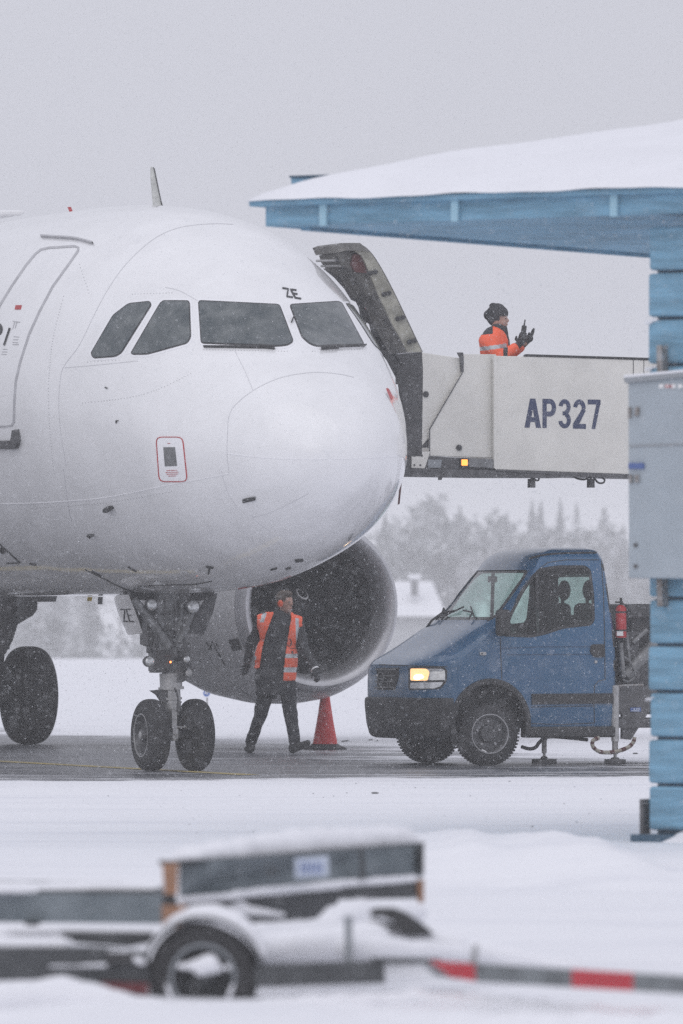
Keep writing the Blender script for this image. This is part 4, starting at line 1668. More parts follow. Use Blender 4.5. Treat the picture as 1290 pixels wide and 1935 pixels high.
for (a, b, wd, v, m_) in (((1172, 1270), (1300, 1110), .14, .45, 0), ((1178, 1290), (1320, 1165), .09, .3, 0), ((1168, 1230), (1290, 1090), .10, 1.4, 0)):
    A0, B0 = vn(a[0], a[1], v), vn(b[0], b[1], v)
    d = (B0 - A0).normalized()
    L = 4.2
    q.box(A0 + d * (L / 2 - .1), (L, .10, wd), d, VL, d.cross(VL))
q.build('scissor_arm', 'dark_metal', truck, smooth=False)
q = MB()
q.cyl(vn(1180, 1278, .2), vn(1300, 1150, .2), .075, .075, 16)
q.build('lift_cylinder', 'grey_metal', truck)
q = MB()
q.box(VW(-1.75, .97, 1.0), (.2, 1.5, .9), VF, VL)
q.box(vn(1200, 1240, .9), (.5, .9, 1.15), VF, VL)
q.build('boom_turret', 'dark_metal', truck, bevel=.02)
q = MB()
for k, (a_, b_, r_) in enumerate((((1172, 1215), (1178, 1280), .03), ((1184, 1200), (1190, 1262), .02), ((1168, 1262), (1215, 1258), .02), ((1195, 1215), (1222, 1190), .03), ((1186, 1232), (1222, 1225), .015))):
    q.cyl(vn(a_[0], a_[1], .12 + .03 * k), vn(b_[0], b_[1], .12 + .03 * k), r_, r_, 10)
q.tube([vn(x, y, .1) for x, y in smoothpath([(1176, 1240), (1190, 1250), (1200, 1275), (1188, 1288), (1176, 1284)], 5)], .012, 6)
q.build('hydraulic_lines', 'grey_metal', truck)
MB().cyl(vn(1182, 1165, .4), vn(1230, 1165, .4), .025, .025, 8).build('guard_rail', 'dark_metal', truck)

# fire extinguisher
fe = thing('fire_extinguisher', 'red fire extinguisher strapped upright behind the blue truck cab', 'fire extinguisher', vn(1172, 1206, .12))
c0 = vn(1173, 1205, .12)
FEh = (1205 - 1143) / 174.
q = MB().lathe(c0, (0, 0, 1), [(0, .03), (0, .058), (.01, .06), (FEh - .04, .06), (FEh - .015, .045), (FEh, .02), (FEh, .001)], 24)
q.build('cylinder', 'red_paint', fe)
q = MB()
q.cyl(c0 + Vector((0, 0, FEh)), c0 + Vector((0, 0, FEh + .08)), .014, .014, 8)
q.box(c0 + Vector((-.02, 0, FEh + .03)), (.09, .02, .02), VF)
q.tube([c0 + Vector((.02, 0, FEh + .02)), c0 + Vector((.065, -.02, FEh - .02)), c0 + Vector((.075, -.02, .2))], .008, 6)
q.build('valve', 'black_plastic', fe)
q = MB()
for zz in (.07, .27):
    q.lathe(c0 + Vector((0, 0, zz)), (0, 0, 1), [(0, .0625), (.018, .0625)], 24)
q.build('strap', 'black_plastic', fe)
q = MB().box(c0 + Vector((-.012, -.0615, .045)), (.07, .004, .05))
q.build('instruction_label', 'white_paint', fe)

# ---- raised platform (parts of the truck)
def pprism(pts, v, t, q=None):
    return (q or MB()).prism([vn(x, y, v) for x, y in pts], VL * t)


pf = pprism([(937, 672.5), (1600, 684), (1600, 913), (937, 887)], -.02, .05).build('platform_side', 'beige_paint', truck, smooth=False, bevel=.006)
pprism([(1196, 678.5), (1197.2, 678.5), (1197.2, 880), (1196, 880)], -.024, .004, pprism([(1216, 679), (1217, 679), (1217, 880), (1216, 880)], -.024, .004)).build('panel_joint', 'dark_metal', pf, smooth=False)
# raised panel lip on the left edge
pprism([(933.5, 671.5), (938.5, 671.7), (938.5, 887.5), (933.5, 884)], -.035, .05).build('panel_edge', 'beige_paint', pf, smooth=False)
tele = pprism([(875, 669), (937, 669.5), (937, 865), (812, 861.5), (812, 812), (873, 705)], .05, .04).build('platform_side', 'beige_paint', truck, smooth=False, bevel=.004)
brp = pprism([(798, 666), (871, 677), (873, 704), (811, 811), (811, 826), (797, 843), (791, 843), (793, 700)], .10, .04).build('bridge_panel', 'beige_paint', truck, smooth=False, bevel=.004)
for x, y, v in ((804, 745, .095), (867, 846, .045)):
    c = vn(x, y, v)
    MB().cyl(c - VL * .012, c, .033, .033, 20).build('round_latch', 'black_plastic', truck)
pprism([(866, 666), (875, 666), (876, 676), (876, 703), (873, 703), (871, 677)], .04, .05).build('corner_post', 'dark_metal', truck, smooth=False)
pprism([(811, 812), (813, 812), (813, 846), (797, 846), (798, 838), (811, 826)], .11, .04).build('corner_post', 'dark_metal', truck, smooth=False)
# dark edge lines of overlapping panels
q = MB()
pth = [(873.5, 704), (811.5, 811), (811.5, 860)]
for a, b in zip(pth[:-1], pth[1:]):
    q.cyl(vn(a[0], a[1], .045), vn(b[0], b[1], .045), .007, .007, 6)
q.build('panel_joint', 'dark_metal', truck)
# far side, floor, front
q = pprism([(800, 676), (1600, 686), (1600, 905), (800, 860)], 1.95, .05)
q.build('platform_side', 'beige_paint', truck, smooth=False)
pprism([(765, 864), (800, 862), (1600, 893), (1600, 906), (765, 889)], .02, 1.9).build('platform_floor', 'dark_metal', truck, smooth=False)
q = pprism([(995, 669), (1225, 676), (1600, 682), (1600, 686), (1225, 681), (990, 673.5)], -.03, .06)
q.build('rubber_rail', 'black_rubber', truck, smooth=False, bevel=.006)
q = pprism([(762, 884), (937, 889), (1060, 897), (1060, 903), (900, 902.5), (762, 900)], -.03, .3)
pprism([(937, 887), (1600, 910), (1600, 916), (1060, 899), (937, 892)], -.03, .3, q)
pprism([(830, 902), (836, 902), (834, 907), (831, 907)], -.0, .05, q)
pprism([(813, 864), (937, 868), (937, 889), (805, 888)], .06, .3, q)
pprism([(762, 862), (776, 862), (776, 886), (762, 886)], .06, .3, q)
q.build('platform_beam', 'dark_metal', truck, smooth=False)
pprism([(779, 856), (813, 853), (802, 885), (778, 884)], -.01, .04).build('hinge_plate', 'beige_paint', truck, smooth=False)
q = MB()
for x, y in ((783, 861), (797, 861), (783, 879), (794, 879)):
    c = vn(x, y, -.014)
    q.cyl(c, c + VL * .01, .012, .012, 8)
q.build('bolt', 'dark_metal', truck)
pprism([(808, 868), (835, 869), (832, 884), (809, 884)], -.0, .06).build('control_box', 'cabinet_edge', truck, smooth=False)
pprism([(886, 866), (937, 868), (937, 885), (886, 883)], -.02, .08).build('lamp_housing', 'grey_metal', truck, smooth=False, bevel=.008)
al = pprism([(870, 866), (886, 866), (886, 882), (870, 882)], -.025, .07).build('amber_lamp', 'black_plastic', truck, smooth=False)
pprism([(872, 868), (884, 868), (884, 880), (872, 880)], -.032, .02).build('lens', 'amber_lamp', al, smooth=False, bevel=.01)
for x in (1004, 1116):
    c = vn(x, 905, .2)
    q = MB()
    q.cyl(c + Vector((0, 0, .0)), c + Vector((0, 0, -.095)), .042, .044, 14)
    q.cyl(c + Vector((0, 0, .04)), c, .012, .012, 8)
    wo = q.build('work_light', 'dark_metal', truck)
    if x == 1004:
        pts = [(1006, 903), (1014, 908), (1018, 906), (1017, 900)]
    else:
        pts = [(1080, 897), (1090, 904), (1105, 906), (1118, 900), (1130, 912), (1140, 912), (1141, 905), (1125, 899)]
    MB().tube([vn(a, b, .15) for a, b in smoothpath(pts, 5)], .011, 6).build('cable', 'black_rubber', wo)

# platform number AP327: heavy condensed strokes on the panel face
GN = {
    'A': ([[(.02, 0), (.36, 1.0)], [(.64, 1.0), (.98, 0)], [(.2, .29), (.8, .29)]], None),
    'P': ([[(.13, 0), (.13, 1)]], None)}


def blockglyph(ch):
    """solid polygons in a unit box, heavy condensed sans"""
    def arc(cx, cy, rx, ry, a0, a1, n=10):
        return [(cx + rx * math.cos(math.radians(a0 + (a1 - a0) * k / n)), cy + ry * math.sin(math.radians(a0 + (a1 - a0) * k / n))) for k in range(n + 1)]

    def band(cx, cy, rx, ry, tx, ty, a0, a1, n=12):
        o_ = arc(cx, cy, rx, ry, a0, a1, n)
        i_ = arc(cx, cy, rx - tx, ry - ty, a0, a1, n)
        return [[o_[k], o_[k + 1], i_[k + 1], i_[k]] for k in range(n)]
    t, u = .30, .165
    if ch == 'A':
        return [[(0, 0), (t, 0), (.62, 1), (.34, 1)], [(1 - t, 0), (1, 0), (.66, 1), (.40, 1)], [(.2, .2), (.8, .2), (.76, .36), (.24, .36)]]
    if ch == 'P':
        return [[(0, 0), (t, 0), (t, 1), (0, 1)], [(t, 1 - u), (.55, 1 - u), (.55, 1), (t, 1)], [(t, .40), (.55, .40), (.55, .40 + u), (t, .40 + u)]] + band(.55, .70, .43, .30, t, u, -90, 90)
    if ch == '7':
        return [[(0, 1 - u), (1, 1 - u), (1, 1), (0, 1)], [(.30, 0), (.58, 0), (1.0, .9), (.70, .9)]]
    if ch == '3':
        return band(.5, .73, .46, .27, t, u * .9, -80, 172) + band(.5, .28, .48, .28, t, u * .9, -172, 80) + [[(.35, .45), (.6, .45), (.6, .58), (.35, .58)]]
    if ch == '2':
        return band(.5, .70, .48, .30, t, u, 0, 172) + [[(0, 0), (1, 0), (1, u), (0, u)], [(.0, u), (.34, u), (.98, .70), (.70, .66)]] + [[(.02, .0), (.3, .0), (.98, .62), (.71, .72)]]
    return []


q = MB()
x0 = 991.0
for ch, wd, gap in (('A', 31, 3), ('P', 26, 3.5), ('3', 24.5, 3.5), ('2', 24.5, 3.5), ('7', 24, 0)):
    for k, poly in enumerate(blockglyph(ch)):
        pts = []
        for a, b in poly:
            X = x0 + a * wd
            yb = 808 + (X - 991) * .02
            yt = 753 + (X - 991) * .016
            pts.append(vn(X, yb + (yt - yb) * b, -.0235 - .0002 * (k % 5)))
        q.prism(pts, VL * .003)
    x0 += wd + gap
q.build('platform_number', 'navy', truck, smooth=False)

# ------------------------------------------------------------------ people
def hand_blob(c, d, side, curl=.4, r=.0105, L=.085):
    """prims for palm, four unequal fingers and a thumb; d = finger direction, side = across the palm"""
    d, side = Vector(d).normalized(), Vector(side).normalized()
    nn = d.cross(side).normalized()
    pr = [('e', c, (.045, .030, .045))]
    c = Vector(c)
    for k, (o_, l_) in enumerate(((-.03, .82), (-.010, 1.0), (.010, .95), (.03, .75))):
        a = c + side * o_ + d * .03
        b = a + (d + nn * curl * .5).normalized() * (L * .5 * l_)
        e = b + (d * .7 + nn * curl).normalized() * (L * .5 * l_)
        pr += [('c', a, b, r * 1.1, r), ('c', b, e, r, r * .85)]
    a = c - side * .035
    b = a + (d * .5 - side * .7 + nn * .2).normalized() * .04
    pr += [('c', a, b, r * 1.25, r * 1.1), ('c', b, b + (d + nn * .3).normalized() * .03, r * 1.1, r * .9)]
    return pr


# ---- walker
DWK = 92.3
W0 = Vector(((530 - 645) / FPX * DWK, DWK, 0))
man = thing('person', 'walking man in open orange vest, black jacket and orange ear muffs beside the engine', 'person', W0)


def wk(px, py, d=0.0):
    return P(px, py, DWK + d)


k1 = 1 / 160.
fd = Vector((.80, -.60, 0))            # facing direction: right and towards us
sd = Vector((.60, .80, 0))             # his left to his right across
RZ = Matrix.Rotation(math.atan2(fd.y, fd.x), 3, 'Z')
hd = wk(538, 1139)
Jk = dict(neck=wk(533, 1163), chest=wk(527, 1200), waist=wk(522, 1245), hip=wk(520, 1290))
fT = Vector((.38, -.925, 0))
sT = Vector((.925, .38, 0))
RT = Matrix.Rotation(math.atan2(fT.y, fT.x), 3, 'Z')
shR, shL = wk(494, 1176, -.02), wk(562, 1178, .10)
elR, haR = wk(474, 1218, .20), wk(468, 1250, .26)
elL, haL = wk(574, 1226, .02), wk(595, 1262, -.12)
hiR, hiL = wk(505, 1296, .0), wk(543, 1296, .02)
knR, knL = wk(491, 1352, -.0), wk(549, 1355, -.08)
anR, anL = wk(474, 1405, .22), wk(556, 1404, -.22)
body = [
    ('e', hd + Vector((0, 0, .012)), (.100, .078, .122), RZ), ('e', hd + fd * .018 + Vector((0, 0, -.055)), (.075, .062, .07), RZ),
    ('e', hd + fd * .10 + Vector((0, 0, -.015)), (.022, .014, .026), RZ), ('e', hd + fd * .078 + Vector((0, 0, -.063)), (.024, .026, .012), RZ),
    ('e', hd + fd * .078 + Vector((0, 0, .022)), (.020, .05, .010), RZ), ('e', hd + fd * .06 + Vector((0, 0, -.10)), (.028, .026, .020), RZ),
    ('e', hd + sd * .08 + Vector((0, 0, -.01)), (.02, .012, .03), RZ), ('e', hd - sd * .08 + Vector((0, 0, -.01)), (.02, .012, .03), RZ),
    ('c', hd + Vector((0, 0, -.07)) - fd * .02, Jk['neck'] + Vector((0, 0, -.04)), .055, .065),
    ('e', Jk['chest'], (.12, .19, .24), RT), ('e', Jk['waist'], (.11, .16, .22), RT), ('e', Jk['hip'], (.12, .17, .13), RT),
    ('c', shR, elR, .055, .045), ('c', elR, haR, .042, .03), ('c', shL, elL, .055, .045), ('c', elL, haL, .042, .03),
    ('c', Jk['neck'], shR, .06, .06), ('c', Jk['neck'], shL, .06, .06),
    ('c', hiR, knR, .085, .06), ('c', knR, anR, .055, .04), ('c', hiL, knL, .085, .06), ('c', knL, anL, .055, .04)]
body += hand_blob(haL + Vector((.02, 0, -.06)), (.15, -.2, -1), fd, .35)
body += hand_blob(haR + Vector((-.01, 0, -.05)), (-.2, .1, -1), fd, .35)
bo = blob('body', body, ['skin_face', 'window_frame', 'skin_lip'] if False else ['skin_face'], man, .010, 2)
# eyes and brows
q = MB()
for s in (-1, 1):
    q.sph(hd + fd * .088 + sd * (.032 * s) + Vector((0, 0, .006)), .011, 10, 6, (1, 1, .7))
q.build('eye', 'black_plastic', man)
q = MB()
q.sph(hd + fd * .096 + Vector((0, 0, -.066)), .018, 10, 6, (.5, 1.2, .28), RZ)
mat('lip', (.30, .12, .10), .6)
q.build('mouth', 'lip', man)
hair = [('e', hd + Vector((0, 0, .042)) - fd * .012, (.106, .088, .105), RZ), ('e', hd - fd * .04 + Vector((0, 0, .0)), (.075, .082, .095), RZ), ('e', hd + fd * .03 + Vector((0, 0, .10)), (.07, .07, .045), RZ)]
blob('hair', hair, 'hair_brown', man, .009, 1, cut=lambda p: (p - hd).dot(fd) > .055 and p.z < hd.z + .062, disp=.02)
jk = [
    ('e', Jk['chest'] + Vector((0, 0, .05)), (.14, .225, .25), RT), ('e', Jk['waist'], (.14, .225, .30), RT),
    ('e', wk(519, 1280), (.155, .245, .26), RT), ('e', wk(519, 1310), (.15, .24, .20), RT),
    ('c', Jk['neck'] + Vector((0, 0, .01)), Jk['neck'] + Vector((0, 0, -.06)), .072, .09),
    ('c', Jk['neck'] + Vector((0, 0, -.07)), shR, .085, .075), ('c', Jk['neck'] + Vector((0, 0, -.07)), shL, .085, .075),
    ('c', shR, elR, .076, .064), ('c', elR, haR + Vector((0, 0, .02)), .060, .05), ('c', shL, elL, .076, .064), ('c', elL, haL, .060, .048)]
blob('jacket', jk, 'jacket_black', man, .012, 3, disp=.03, cut=lambda p: p.z < .685)
tr = [('c', hiR, knR, .105, .078), ('c', knR, anR + Vector((0, 0, .02)), .076, .066), ('c', hiL, knL, .105, .08), ('c', knL, anL + Vector((0, 0, .03)), .078, .070)]
blob('trousers', tr, 'trousers_dark', man, .013, 3, disp=.03)


def shoe(ank, d, up=0.0):
    d = Vector(d)
    d.z = 0
    d.normalize()
    f = Vector((d.x, d.y, up)).normalized()
    h = Vector((ank.x, ank.y, .045)) - d * .03
    t = h + f * .21
    return [('c', ank + Vector((0, 0, .01)), h + Vector((0, 0, .02)), .052, .052), ('c', h, h + f * .10 + Vector((0, 0, .01)), .045, .048), ('c', h + f * .10, t, .048, .036)]


sr = shoe(wk(473, 1408, .22), (-.25, .95, 0))
blob('shoe', sr, 'black_plastic', man, .01, 2)
blob('shoe', shoe(wk(557, 1406, -.22), (.93, -.35, 0), .42), 'black_plastic', man, .01, 2)
# gloves
blob('glove', hand_blob(haL + Vector((.02, 0, -.06)), (.15, -.2, -1), fd, .35, .0135), 'jacket_black', man, .007, 1)
blob('glove', hand_blob(haR + Vector((-.01, 0, -.05)), (-.2, .1, -1), fd, .35, .0135), 'jacket_black', man, .007, 1)
MB().lathe(haL + Vector((-.005, 0, -.012)), (haL - elL), [(0, .052), (.02, .053)], 20).build('cuff', 'white_paint', man)
# ear muffs
q = MB()
for s in (-1, 1):
    q.sph(hd + sd * (-.088 * s) + Vector((0, 0, -.012)), .042, 14, 8, (.85, .55, 1.1), RZ)
q.build('ear_muff', 'ear_orange', man)
# vest: a shell over the jacket, open down the front
vs_ = [('e', Jk['chest'] + Vector((0, 0, .05)), (.165, .255, .29), RT), ('e', Jk['waist'], (.165, .27, .34), RT),
       ('c', Jk['neck'] + Vector((0, 0, -.07)), shR, .105, .10), ('c', Jk['neck'] + Vector((0, 0, -.07)), shL, .105, .10),
       ('e', wk(519, 1272), (.175, .265, .27), RT)]


def tox(p):
    k = FPX / p.y
    return 645 + p.x * k, HY - (p.z - CH) * k


# the vest hem, opening and arm holes in the wearer's own frame
def vest_cut(p):
    z = p.z
    X = p.x - W0.x
    if z > 1.668 or z < .855:
        return True
    if p.y < W0.y + .03:
        t = 1.65 - z
        lo = np.interp(t, [0, .27, .45, .63], [-.085, -.185, -.225, -.25])
        hi = np.interp(t, [0, .05, .27, .55, .79], [.12, .132, .09, .05, .03])
        if lo < X < hi:
            return True
        if X < lo and z < 1.006:
            return True
    for c in (shR, shL):
        out_ = -1 if c is shR else 1
        if (p.x - c.x) * out_ > .055 and z > 1.42:
            return True
    # worn loose: nothing reaches past the sides of the body lower down
    return False


ve = blob('vest', vs_, ['hi_vis', 'reflective'], man, .010, 3, cut=vest_cut, disp=.02)
sv = ve.modifiers.new('solid', 'SOLIDIFY')
sv.thickness = .006


def vest_paint(p):
    x, y = tox(p)
    if x > 530:
        if 1236 < y < 1244 or 1261 < y < 1270:
            return 1
        if 1168 < y < 1226 and abs(x - (561 + (y - 1170) * .03)) < 3.2:
            return 1
    else:
        if 1158 < y < 1176 and abs(x - (500 - (y - 1158) * .32)) < 4:
            return 1
        if 1240 < y < 1247 and x < 484:
            return 1
    return 0


paint(ve, vest_paint)
# round dark emblem and small badge on the vest
bvv = BVHTree.FromPolygons([v.co + W0 for v in ve.data.vertices], [tuple(p.vertices) for p in ve.data.polygons])
q = stroke(bvv, [(546 + 4 * math.cos(a), 1214 + 7 * math.sin(a)) for a in np.linspace(-1.6, 2.6, 12)], 1.0, .01, step=2)
stroke(bvv, [(548, 1225), (560, 1225)], .8, .01, q=q, step=2)
stroke(bvv, [(551, 1230), (552, 1235)], 2.4, .01, q=q, step=2)
q.build('vest_print', 'maroon_cover', man, smooth=False)
MB().box(wk(519, 1317, -.1), (.05, .03, .045)).build('radio_pouch', 'black_plastic', man)
MB().tube([wk(521, 1300, -.1), wk(520, 1310, -.1), wk(519, 1315, -.1)], .006).build('lanyard', 'white_paint', man)

# ---- worker on the platform
DPK = 85.1
L0 = vn(940, 864, .9)
L0 = P(940, 866, DPK)
wom = thing('person', 'worker in orange reflective jacket and black knit hat holding a radio on the platform', 'person', L0)


def pk(px, py, d=0.0):
    return P(px, py, DPK + d)


fd = Vector((.97, -.24, 0))
sd = Vector((.24, .97, 0))
RZ = Matrix.Rotation(math.atan2(fd.y, fd.x), 3, 'Z')
hd = pk(942, 604)
ck = dict(neck=pk(937, 632), chest=pk(934, 660), waist=pk(934, 700), hip=pk(934, 745))
sN, sF = pk(918, 644, -.14), pk(935, 644, .20)
eN, eF = pk(945, 676, -.22), pk(955, 678, .16)
hN, hF = pk(980, 652, -.14), pk(992, 648, .02)
b2 = [('e', hd + Vector((0, 0, .01)), (.098, .078, .12), RZ), ('e', hd + fd * .02 + Vector((0, 0, -.05)), (.075, .062, .065), RZ),
      ('e', hd + fd * .098 + Vector((0, 0, -.01)), (.022, .014, .022), RZ), ('e', hd + fd * .082 + Vector((0, 0, -.052)), (.022, .026, .014), RZ),
      ('e', hd + fd * .076 + Vector((0, 0, .024)), (.020, .05, .010), RZ), ('e', hd + fd * .05 - sd * .04 + Vector((0, 0, -.03)), (.04, .03, .035), RZ),
      ('c', hd + Vector((0, 0, -.07)) - fd * .02, ck['neck'], .055, .06), ('e', ck['chest'], (.12, .18, .2), RZ), ('e', ck['waist'], (.12, .16, .2), RZ), ('e', ck['hip'], (.13, .17, .13), RZ),
      ('c', sN, eN, .05, .042), ('c', eN, hN, .04, .03), ('c', sF, eF, .05, .042), ('c', eF, hF, .04, .03), ('c', ck['neck'], sN, .05, .05), ('c', ck['neck'], sF, .05, .05)]
for s in (-1, 1):
    hp_ = ck['hip'] + sd * (.09 * s)
    kn = Vector((hp_.x, hp_.y, L0.z + .48))
    an = Vector((hp_.x, hp_.y, L0.z + .09))
    b2 += [('c', hp_, kn, .085, .06), ('c', kn, an, .055, .04), ('c', an - Vector((0, 0, .04)), an + fd * .16 - Vector((0, 0, .045)), .045, .038)]
b2 += hand_blob(hN + Vector((.03, 0, .04)), (.15, 0, 1), fd, .5)
b2 += hand_blob(hF + Vector((.045, 0, .05)), (.6, 0, .9), sd, .2)
blob('body', b2, 'skin_face', wom, .010, 2)
q = MB()
for s in (-1, 1):
    q.sph(hd + fd * .086 + sd * (.032 * s) + Vector((0, 0, .008)), .011, 10, 6, (1, 1, .6))
q.build('eye', 'black_plastic', wom)
q = MB().sph(hd + fd * .092 + Vector((0, 0, -.056)), .018, 10, 6, (.5, 1.2, .3), RZ)
q.build('mouth', 'lip', wom)
hat = [('e', hd + Vector((0, 0, .055)) - fd * .015, (.122, .102, .115), RZ), ('e', hd - fd * .06 + Vector((0, 0, .03)), (.075, .09, .10), RZ), ('e', hd - fd * .115 + Vector((0, 0, .05)), (.05, .07, .055), RZ),
       ('e', hd - fd * .06 + Vector((0, 0, .15)), (.045, .045, .035), RZ), ('e', hd - fd * .02 + Vector((0, 0, .14)), (.08, .07, .04), RZ)]
blob('knit_hat', hat, 'knit_black', wom, .008, 1, cut=lambda p: (p - hd).dot(fd) > .03 and p.z < hd.z + .035, disp=.02)
sc_ = [('c', hd + Vector((0, 0, -.085)), ck['neck'] + fd * .04 + Vector((0, 0, -.05)), .083, .085), ('c', hd + fd * .05 + Vector((0, 0, -.095)), ck['neck'] + fd * .10 + Vector((0, 0, -.12)), .05, .055)]
mat('scarf_dark', (.055, .058, .062), .95, noise=.5, nscale=30, bump=.6, bscale=40)
blob('scarf', sc_, 'scarf_dark', wom, .009, 2, disp=.02)
j2 = [('e', ck['chest'] + Vector((0, 0, .03)), (.165, .21, .23), RZ), ('e', ck['waist'], (.17, .2, .25), RZ), ('e', ck['hip'], (.17, .2, .15), RZ),
      ('c', ck['neck'] + Vector((0, 0, .005)), ck['neck'] + Vector((0, 0, -.06)), .08, .11), ('c', ck['neck'] + Vector((0, 0, -.06)), sN, .09, .085), ('c', ck['neck'] + Vector((0, 0, -.06)), sF, .09, .085),
      ('c', sN, eN, .085, .072), ('c', eN, hN - (hN - eN) * .25, .068, .055), ('c', sF, eF, .085, .072), ('c', eF, hF - (hF - eF) * .25, .068, .055)]
ja = blob('jacket', j2, ['hi_vis', 'reflective', 'jacket_black'], wom, .0085, 3, disp=.02)


def jpaint(p):
    x, y = tox(p)
    yl = 658 - (x - 900) * .14
    if yl - 1 < y < yl + 6.5 and x < 957:
        return 1
    if x < 931 and y < 633 - (x - 908) * .0 + (x - 910) * -.12 and x > 906:
        return 2
    if 951 < x < 959 and y > 656:
        return 2
    return 0


paint(ja, jpaint)
blob('trousers', [('c', ck['hip'] + sd * (.09 * s), Vector(((ck['hip'] + sd * (.09 * s)).x, (ck['hip'] + sd * (.09 * s)).y, L0.z + .12)), .105, .075) for s in (-1, 1)], 'trousers_dark', wom, .015, 2)
gl = hand_blob(hN + Vector((.03, 0, .04)), (.15, 0, 1), fd, .5, .014)
blob('glove', gl + [('c', hN - (hN - eN) * .25, hN + Vector((.03, 0, .03)), .045, .035)], 'knit_black', wom, .007, 1)
gl = hand_blob(hF + Vector((.045, 0, .05)), (.6, 0, .9), sd, .2, .014)
blob('glove', gl + [('c', hF - (hF - eF) * .3, hF + Vector((.04, 0, .04)), .045, .035)], 'knit_black', wom, .007, 1)
rad = thing('handheld_radio', 'black handheld radio with short aerial in the gloved hand of the platform worker', 'radio', pk(988, 640, -.16))
MB().box(pk(989, 628, -.19), (.055, .035, .15), (1, 0, -.12), (0, 1, 0), (.12, 0, 1)).build('case', 'black_plastic', rad, bevel=.008)
MB().cyl(pk(990, 616, -.19), pk(992, 604, -.19), .010, .007, 8).build('aerial', 'black_rubber', rad)

# ------------------------------------------------------------------ traffic cone and small things
cb = G(614, 1416.5)
cone = thing('traffic_cone', 'tall red traffic cone with black base beside the walking man', 'cone', cb)
Z = lambda h: h
q = MB().lathe(cb, (0, 0, 1), [(.05, .155), (.12, .142), (.35, .10), (.6, .062), (.78, .04), (.79, .03), (.785, .001)], 32)
q.build('cone_body', 'cone_red', cone)
q = MB().lathe(cb, (0, 0, 1), [(0, .265), (.015, .26), (.03, .235), (.055, .175), (.07, .165), (.07, .14)], 8)
q.build('cone_base', 'black_rubber', cone, smooth=False)

sg = G(391, 1366)
sgn_ = thing('round_sign', 'small round blue sign with white symbol out on the snow field', 'sign', sg)
D_ = sg.y
MB().cyl(sg, P(391, 1318, D_), .012, .012, 8).build('post', 'zinc', sgn_)
c = P(390, 1310, D_)
MB().cyl(c + Vector((0, .02, 0)), c, .052, .052, 20).build('sign_face', 'sign_blue', sgn_)
q = MB()
q.box(c + Vector((-.02, -.004, .008)), (.02, .004, .035))
q.box(c + Vector((.003, -.004, .018)), (.025, .004, .012))
q.box(c + Vector((.018, -.004, -.004)), (.014, .004, .04))
q.box(c + Vector((0, -.004, -.012)), (.03, .004, .010))
q.build('symbol', 'white_paint', sgn_)

# grit and frozen clods lying about
q = MB()
rc_ = random.Random(5)
for k in range(70):
    if k < 6:
        px, py = [(648, 1402), (655, 1401), (700, 1399), (712, 1401), (708, 1500), (1200, 1425)][k]
        r_ = .016
    else:
        px, py, r_ = rc_.uniform(20, 1210), rc_.choice((rc_.uniform(1380, 1460), rc_.uniform(1475, 1580))), rc_.uniform(.002, .006)
    g_ = G(px, py)
    q.sph((g_.x, g_.y, .008), r_, 7, 5, (rc_.uniform(1, 2.4), rc_.uniform(1, 2), .6))
q.build('frozen_grit', 'dark_metal', None, kind='stuff')
# ------------------------------------------------------------------ blue log shed
YW = math.radians(32)
SW_ = Vector((math.cos(YW), -math.sin(YW), 0))
SV_ = Vector((math.sin(YW), math.cos(YW), 0))
C0 = G(1226, 1598)
C0.z = 0
shed = thing('log_shed', 'blue log shed with snow covered hip roof and long overhanging canopy', 'shed', C0)


def SH(a, b, z):
    r = C0 + SW_ * a + SV_ * b
    r.z = z
    return r


PITCH = .3265
zb0 = .10
rs = random.Random(7)
for k in range(13):
    z = zb0 + PITCH * (k + .5)
    off_ = rs.uniform(-.012, .012)
    q = MB().box(SH(1.7 + off_, .085, z), (3.4, .17, PITCH - .022), SW_, SV_)
    q.build('log', 'shed_blue', shed, smooth=False, bevel=.022)
    q = MB().box(SH(.085, 1.9, z + .0), (.17, 3.4, PITCH - .022), SW_, SV_)
    q.build('log', 'shed_blue', shed, smooth=False, bevel=.022)
q = MB().box(SH(1.72, .1, 2.15), (3.36, .10, 4.2), SW_, SV_)
q.box(SH(.1, 1.9, 2.15), (.10, 3.4, 4.2), SW_, SV_)
q.build('wall_core', 'shed_joint', shed, smooth=False)
q = MB().box(SH(1.68, -.03, .055), (3.5, .22, .05), SW_, SV_)
q.build('base_ledge', 'shed_joint', shed, smooth=False)
q = MB().box(SH(-.055, .04, .20), (.03, .10, .25), SW_, SV_)
q.build('corner_strap', 'dark_metal', shed, smooth=False)
# snow caught in the notches of the corner, and drifted on the ledge
q = MB()
for y, k_ in ((609, 1.0), (698, .9), (1322, .6)):
    c = P(1229, y + 1, C0.y - .02)
    for j_ in range(7):
        q.sph(c + Vector((.012 * j_ - .03, 0, .006 * math.sin(j_ * 2.1) + .004 * j_)), .012 * k_ * (1 + .3 * math.sin(j_)), 8, 6, (1.3, .8, .8))
q.build('notch_snow', 'snow', shed)
q = MB().prism([P(1236, 1598, C0.y - .18), P(1290, 1574, C0.y - .4), P(1360, 1560, C0.y - .6), P(1360, 1602, C0.y - .6), P(1290, 1602, C0.y - .4), P(1236, 1602, C0.y - .18)], (0, .3, 0))
q.build('snow_drift', 'snow', shed, bevel=.02)

# roof: corner K, front fascia along SW_, rear one along SV_
K = P(505, 428, 56.2)
zf = K.z
zft = zf + .145
kk = K - C0
KA, KB = kk.dot(SW_), kk.dot(SV_)
LA, LB = 7.0, 7.4


def RF(a, b, z):
    return SH(KA + a, KB + b, z)


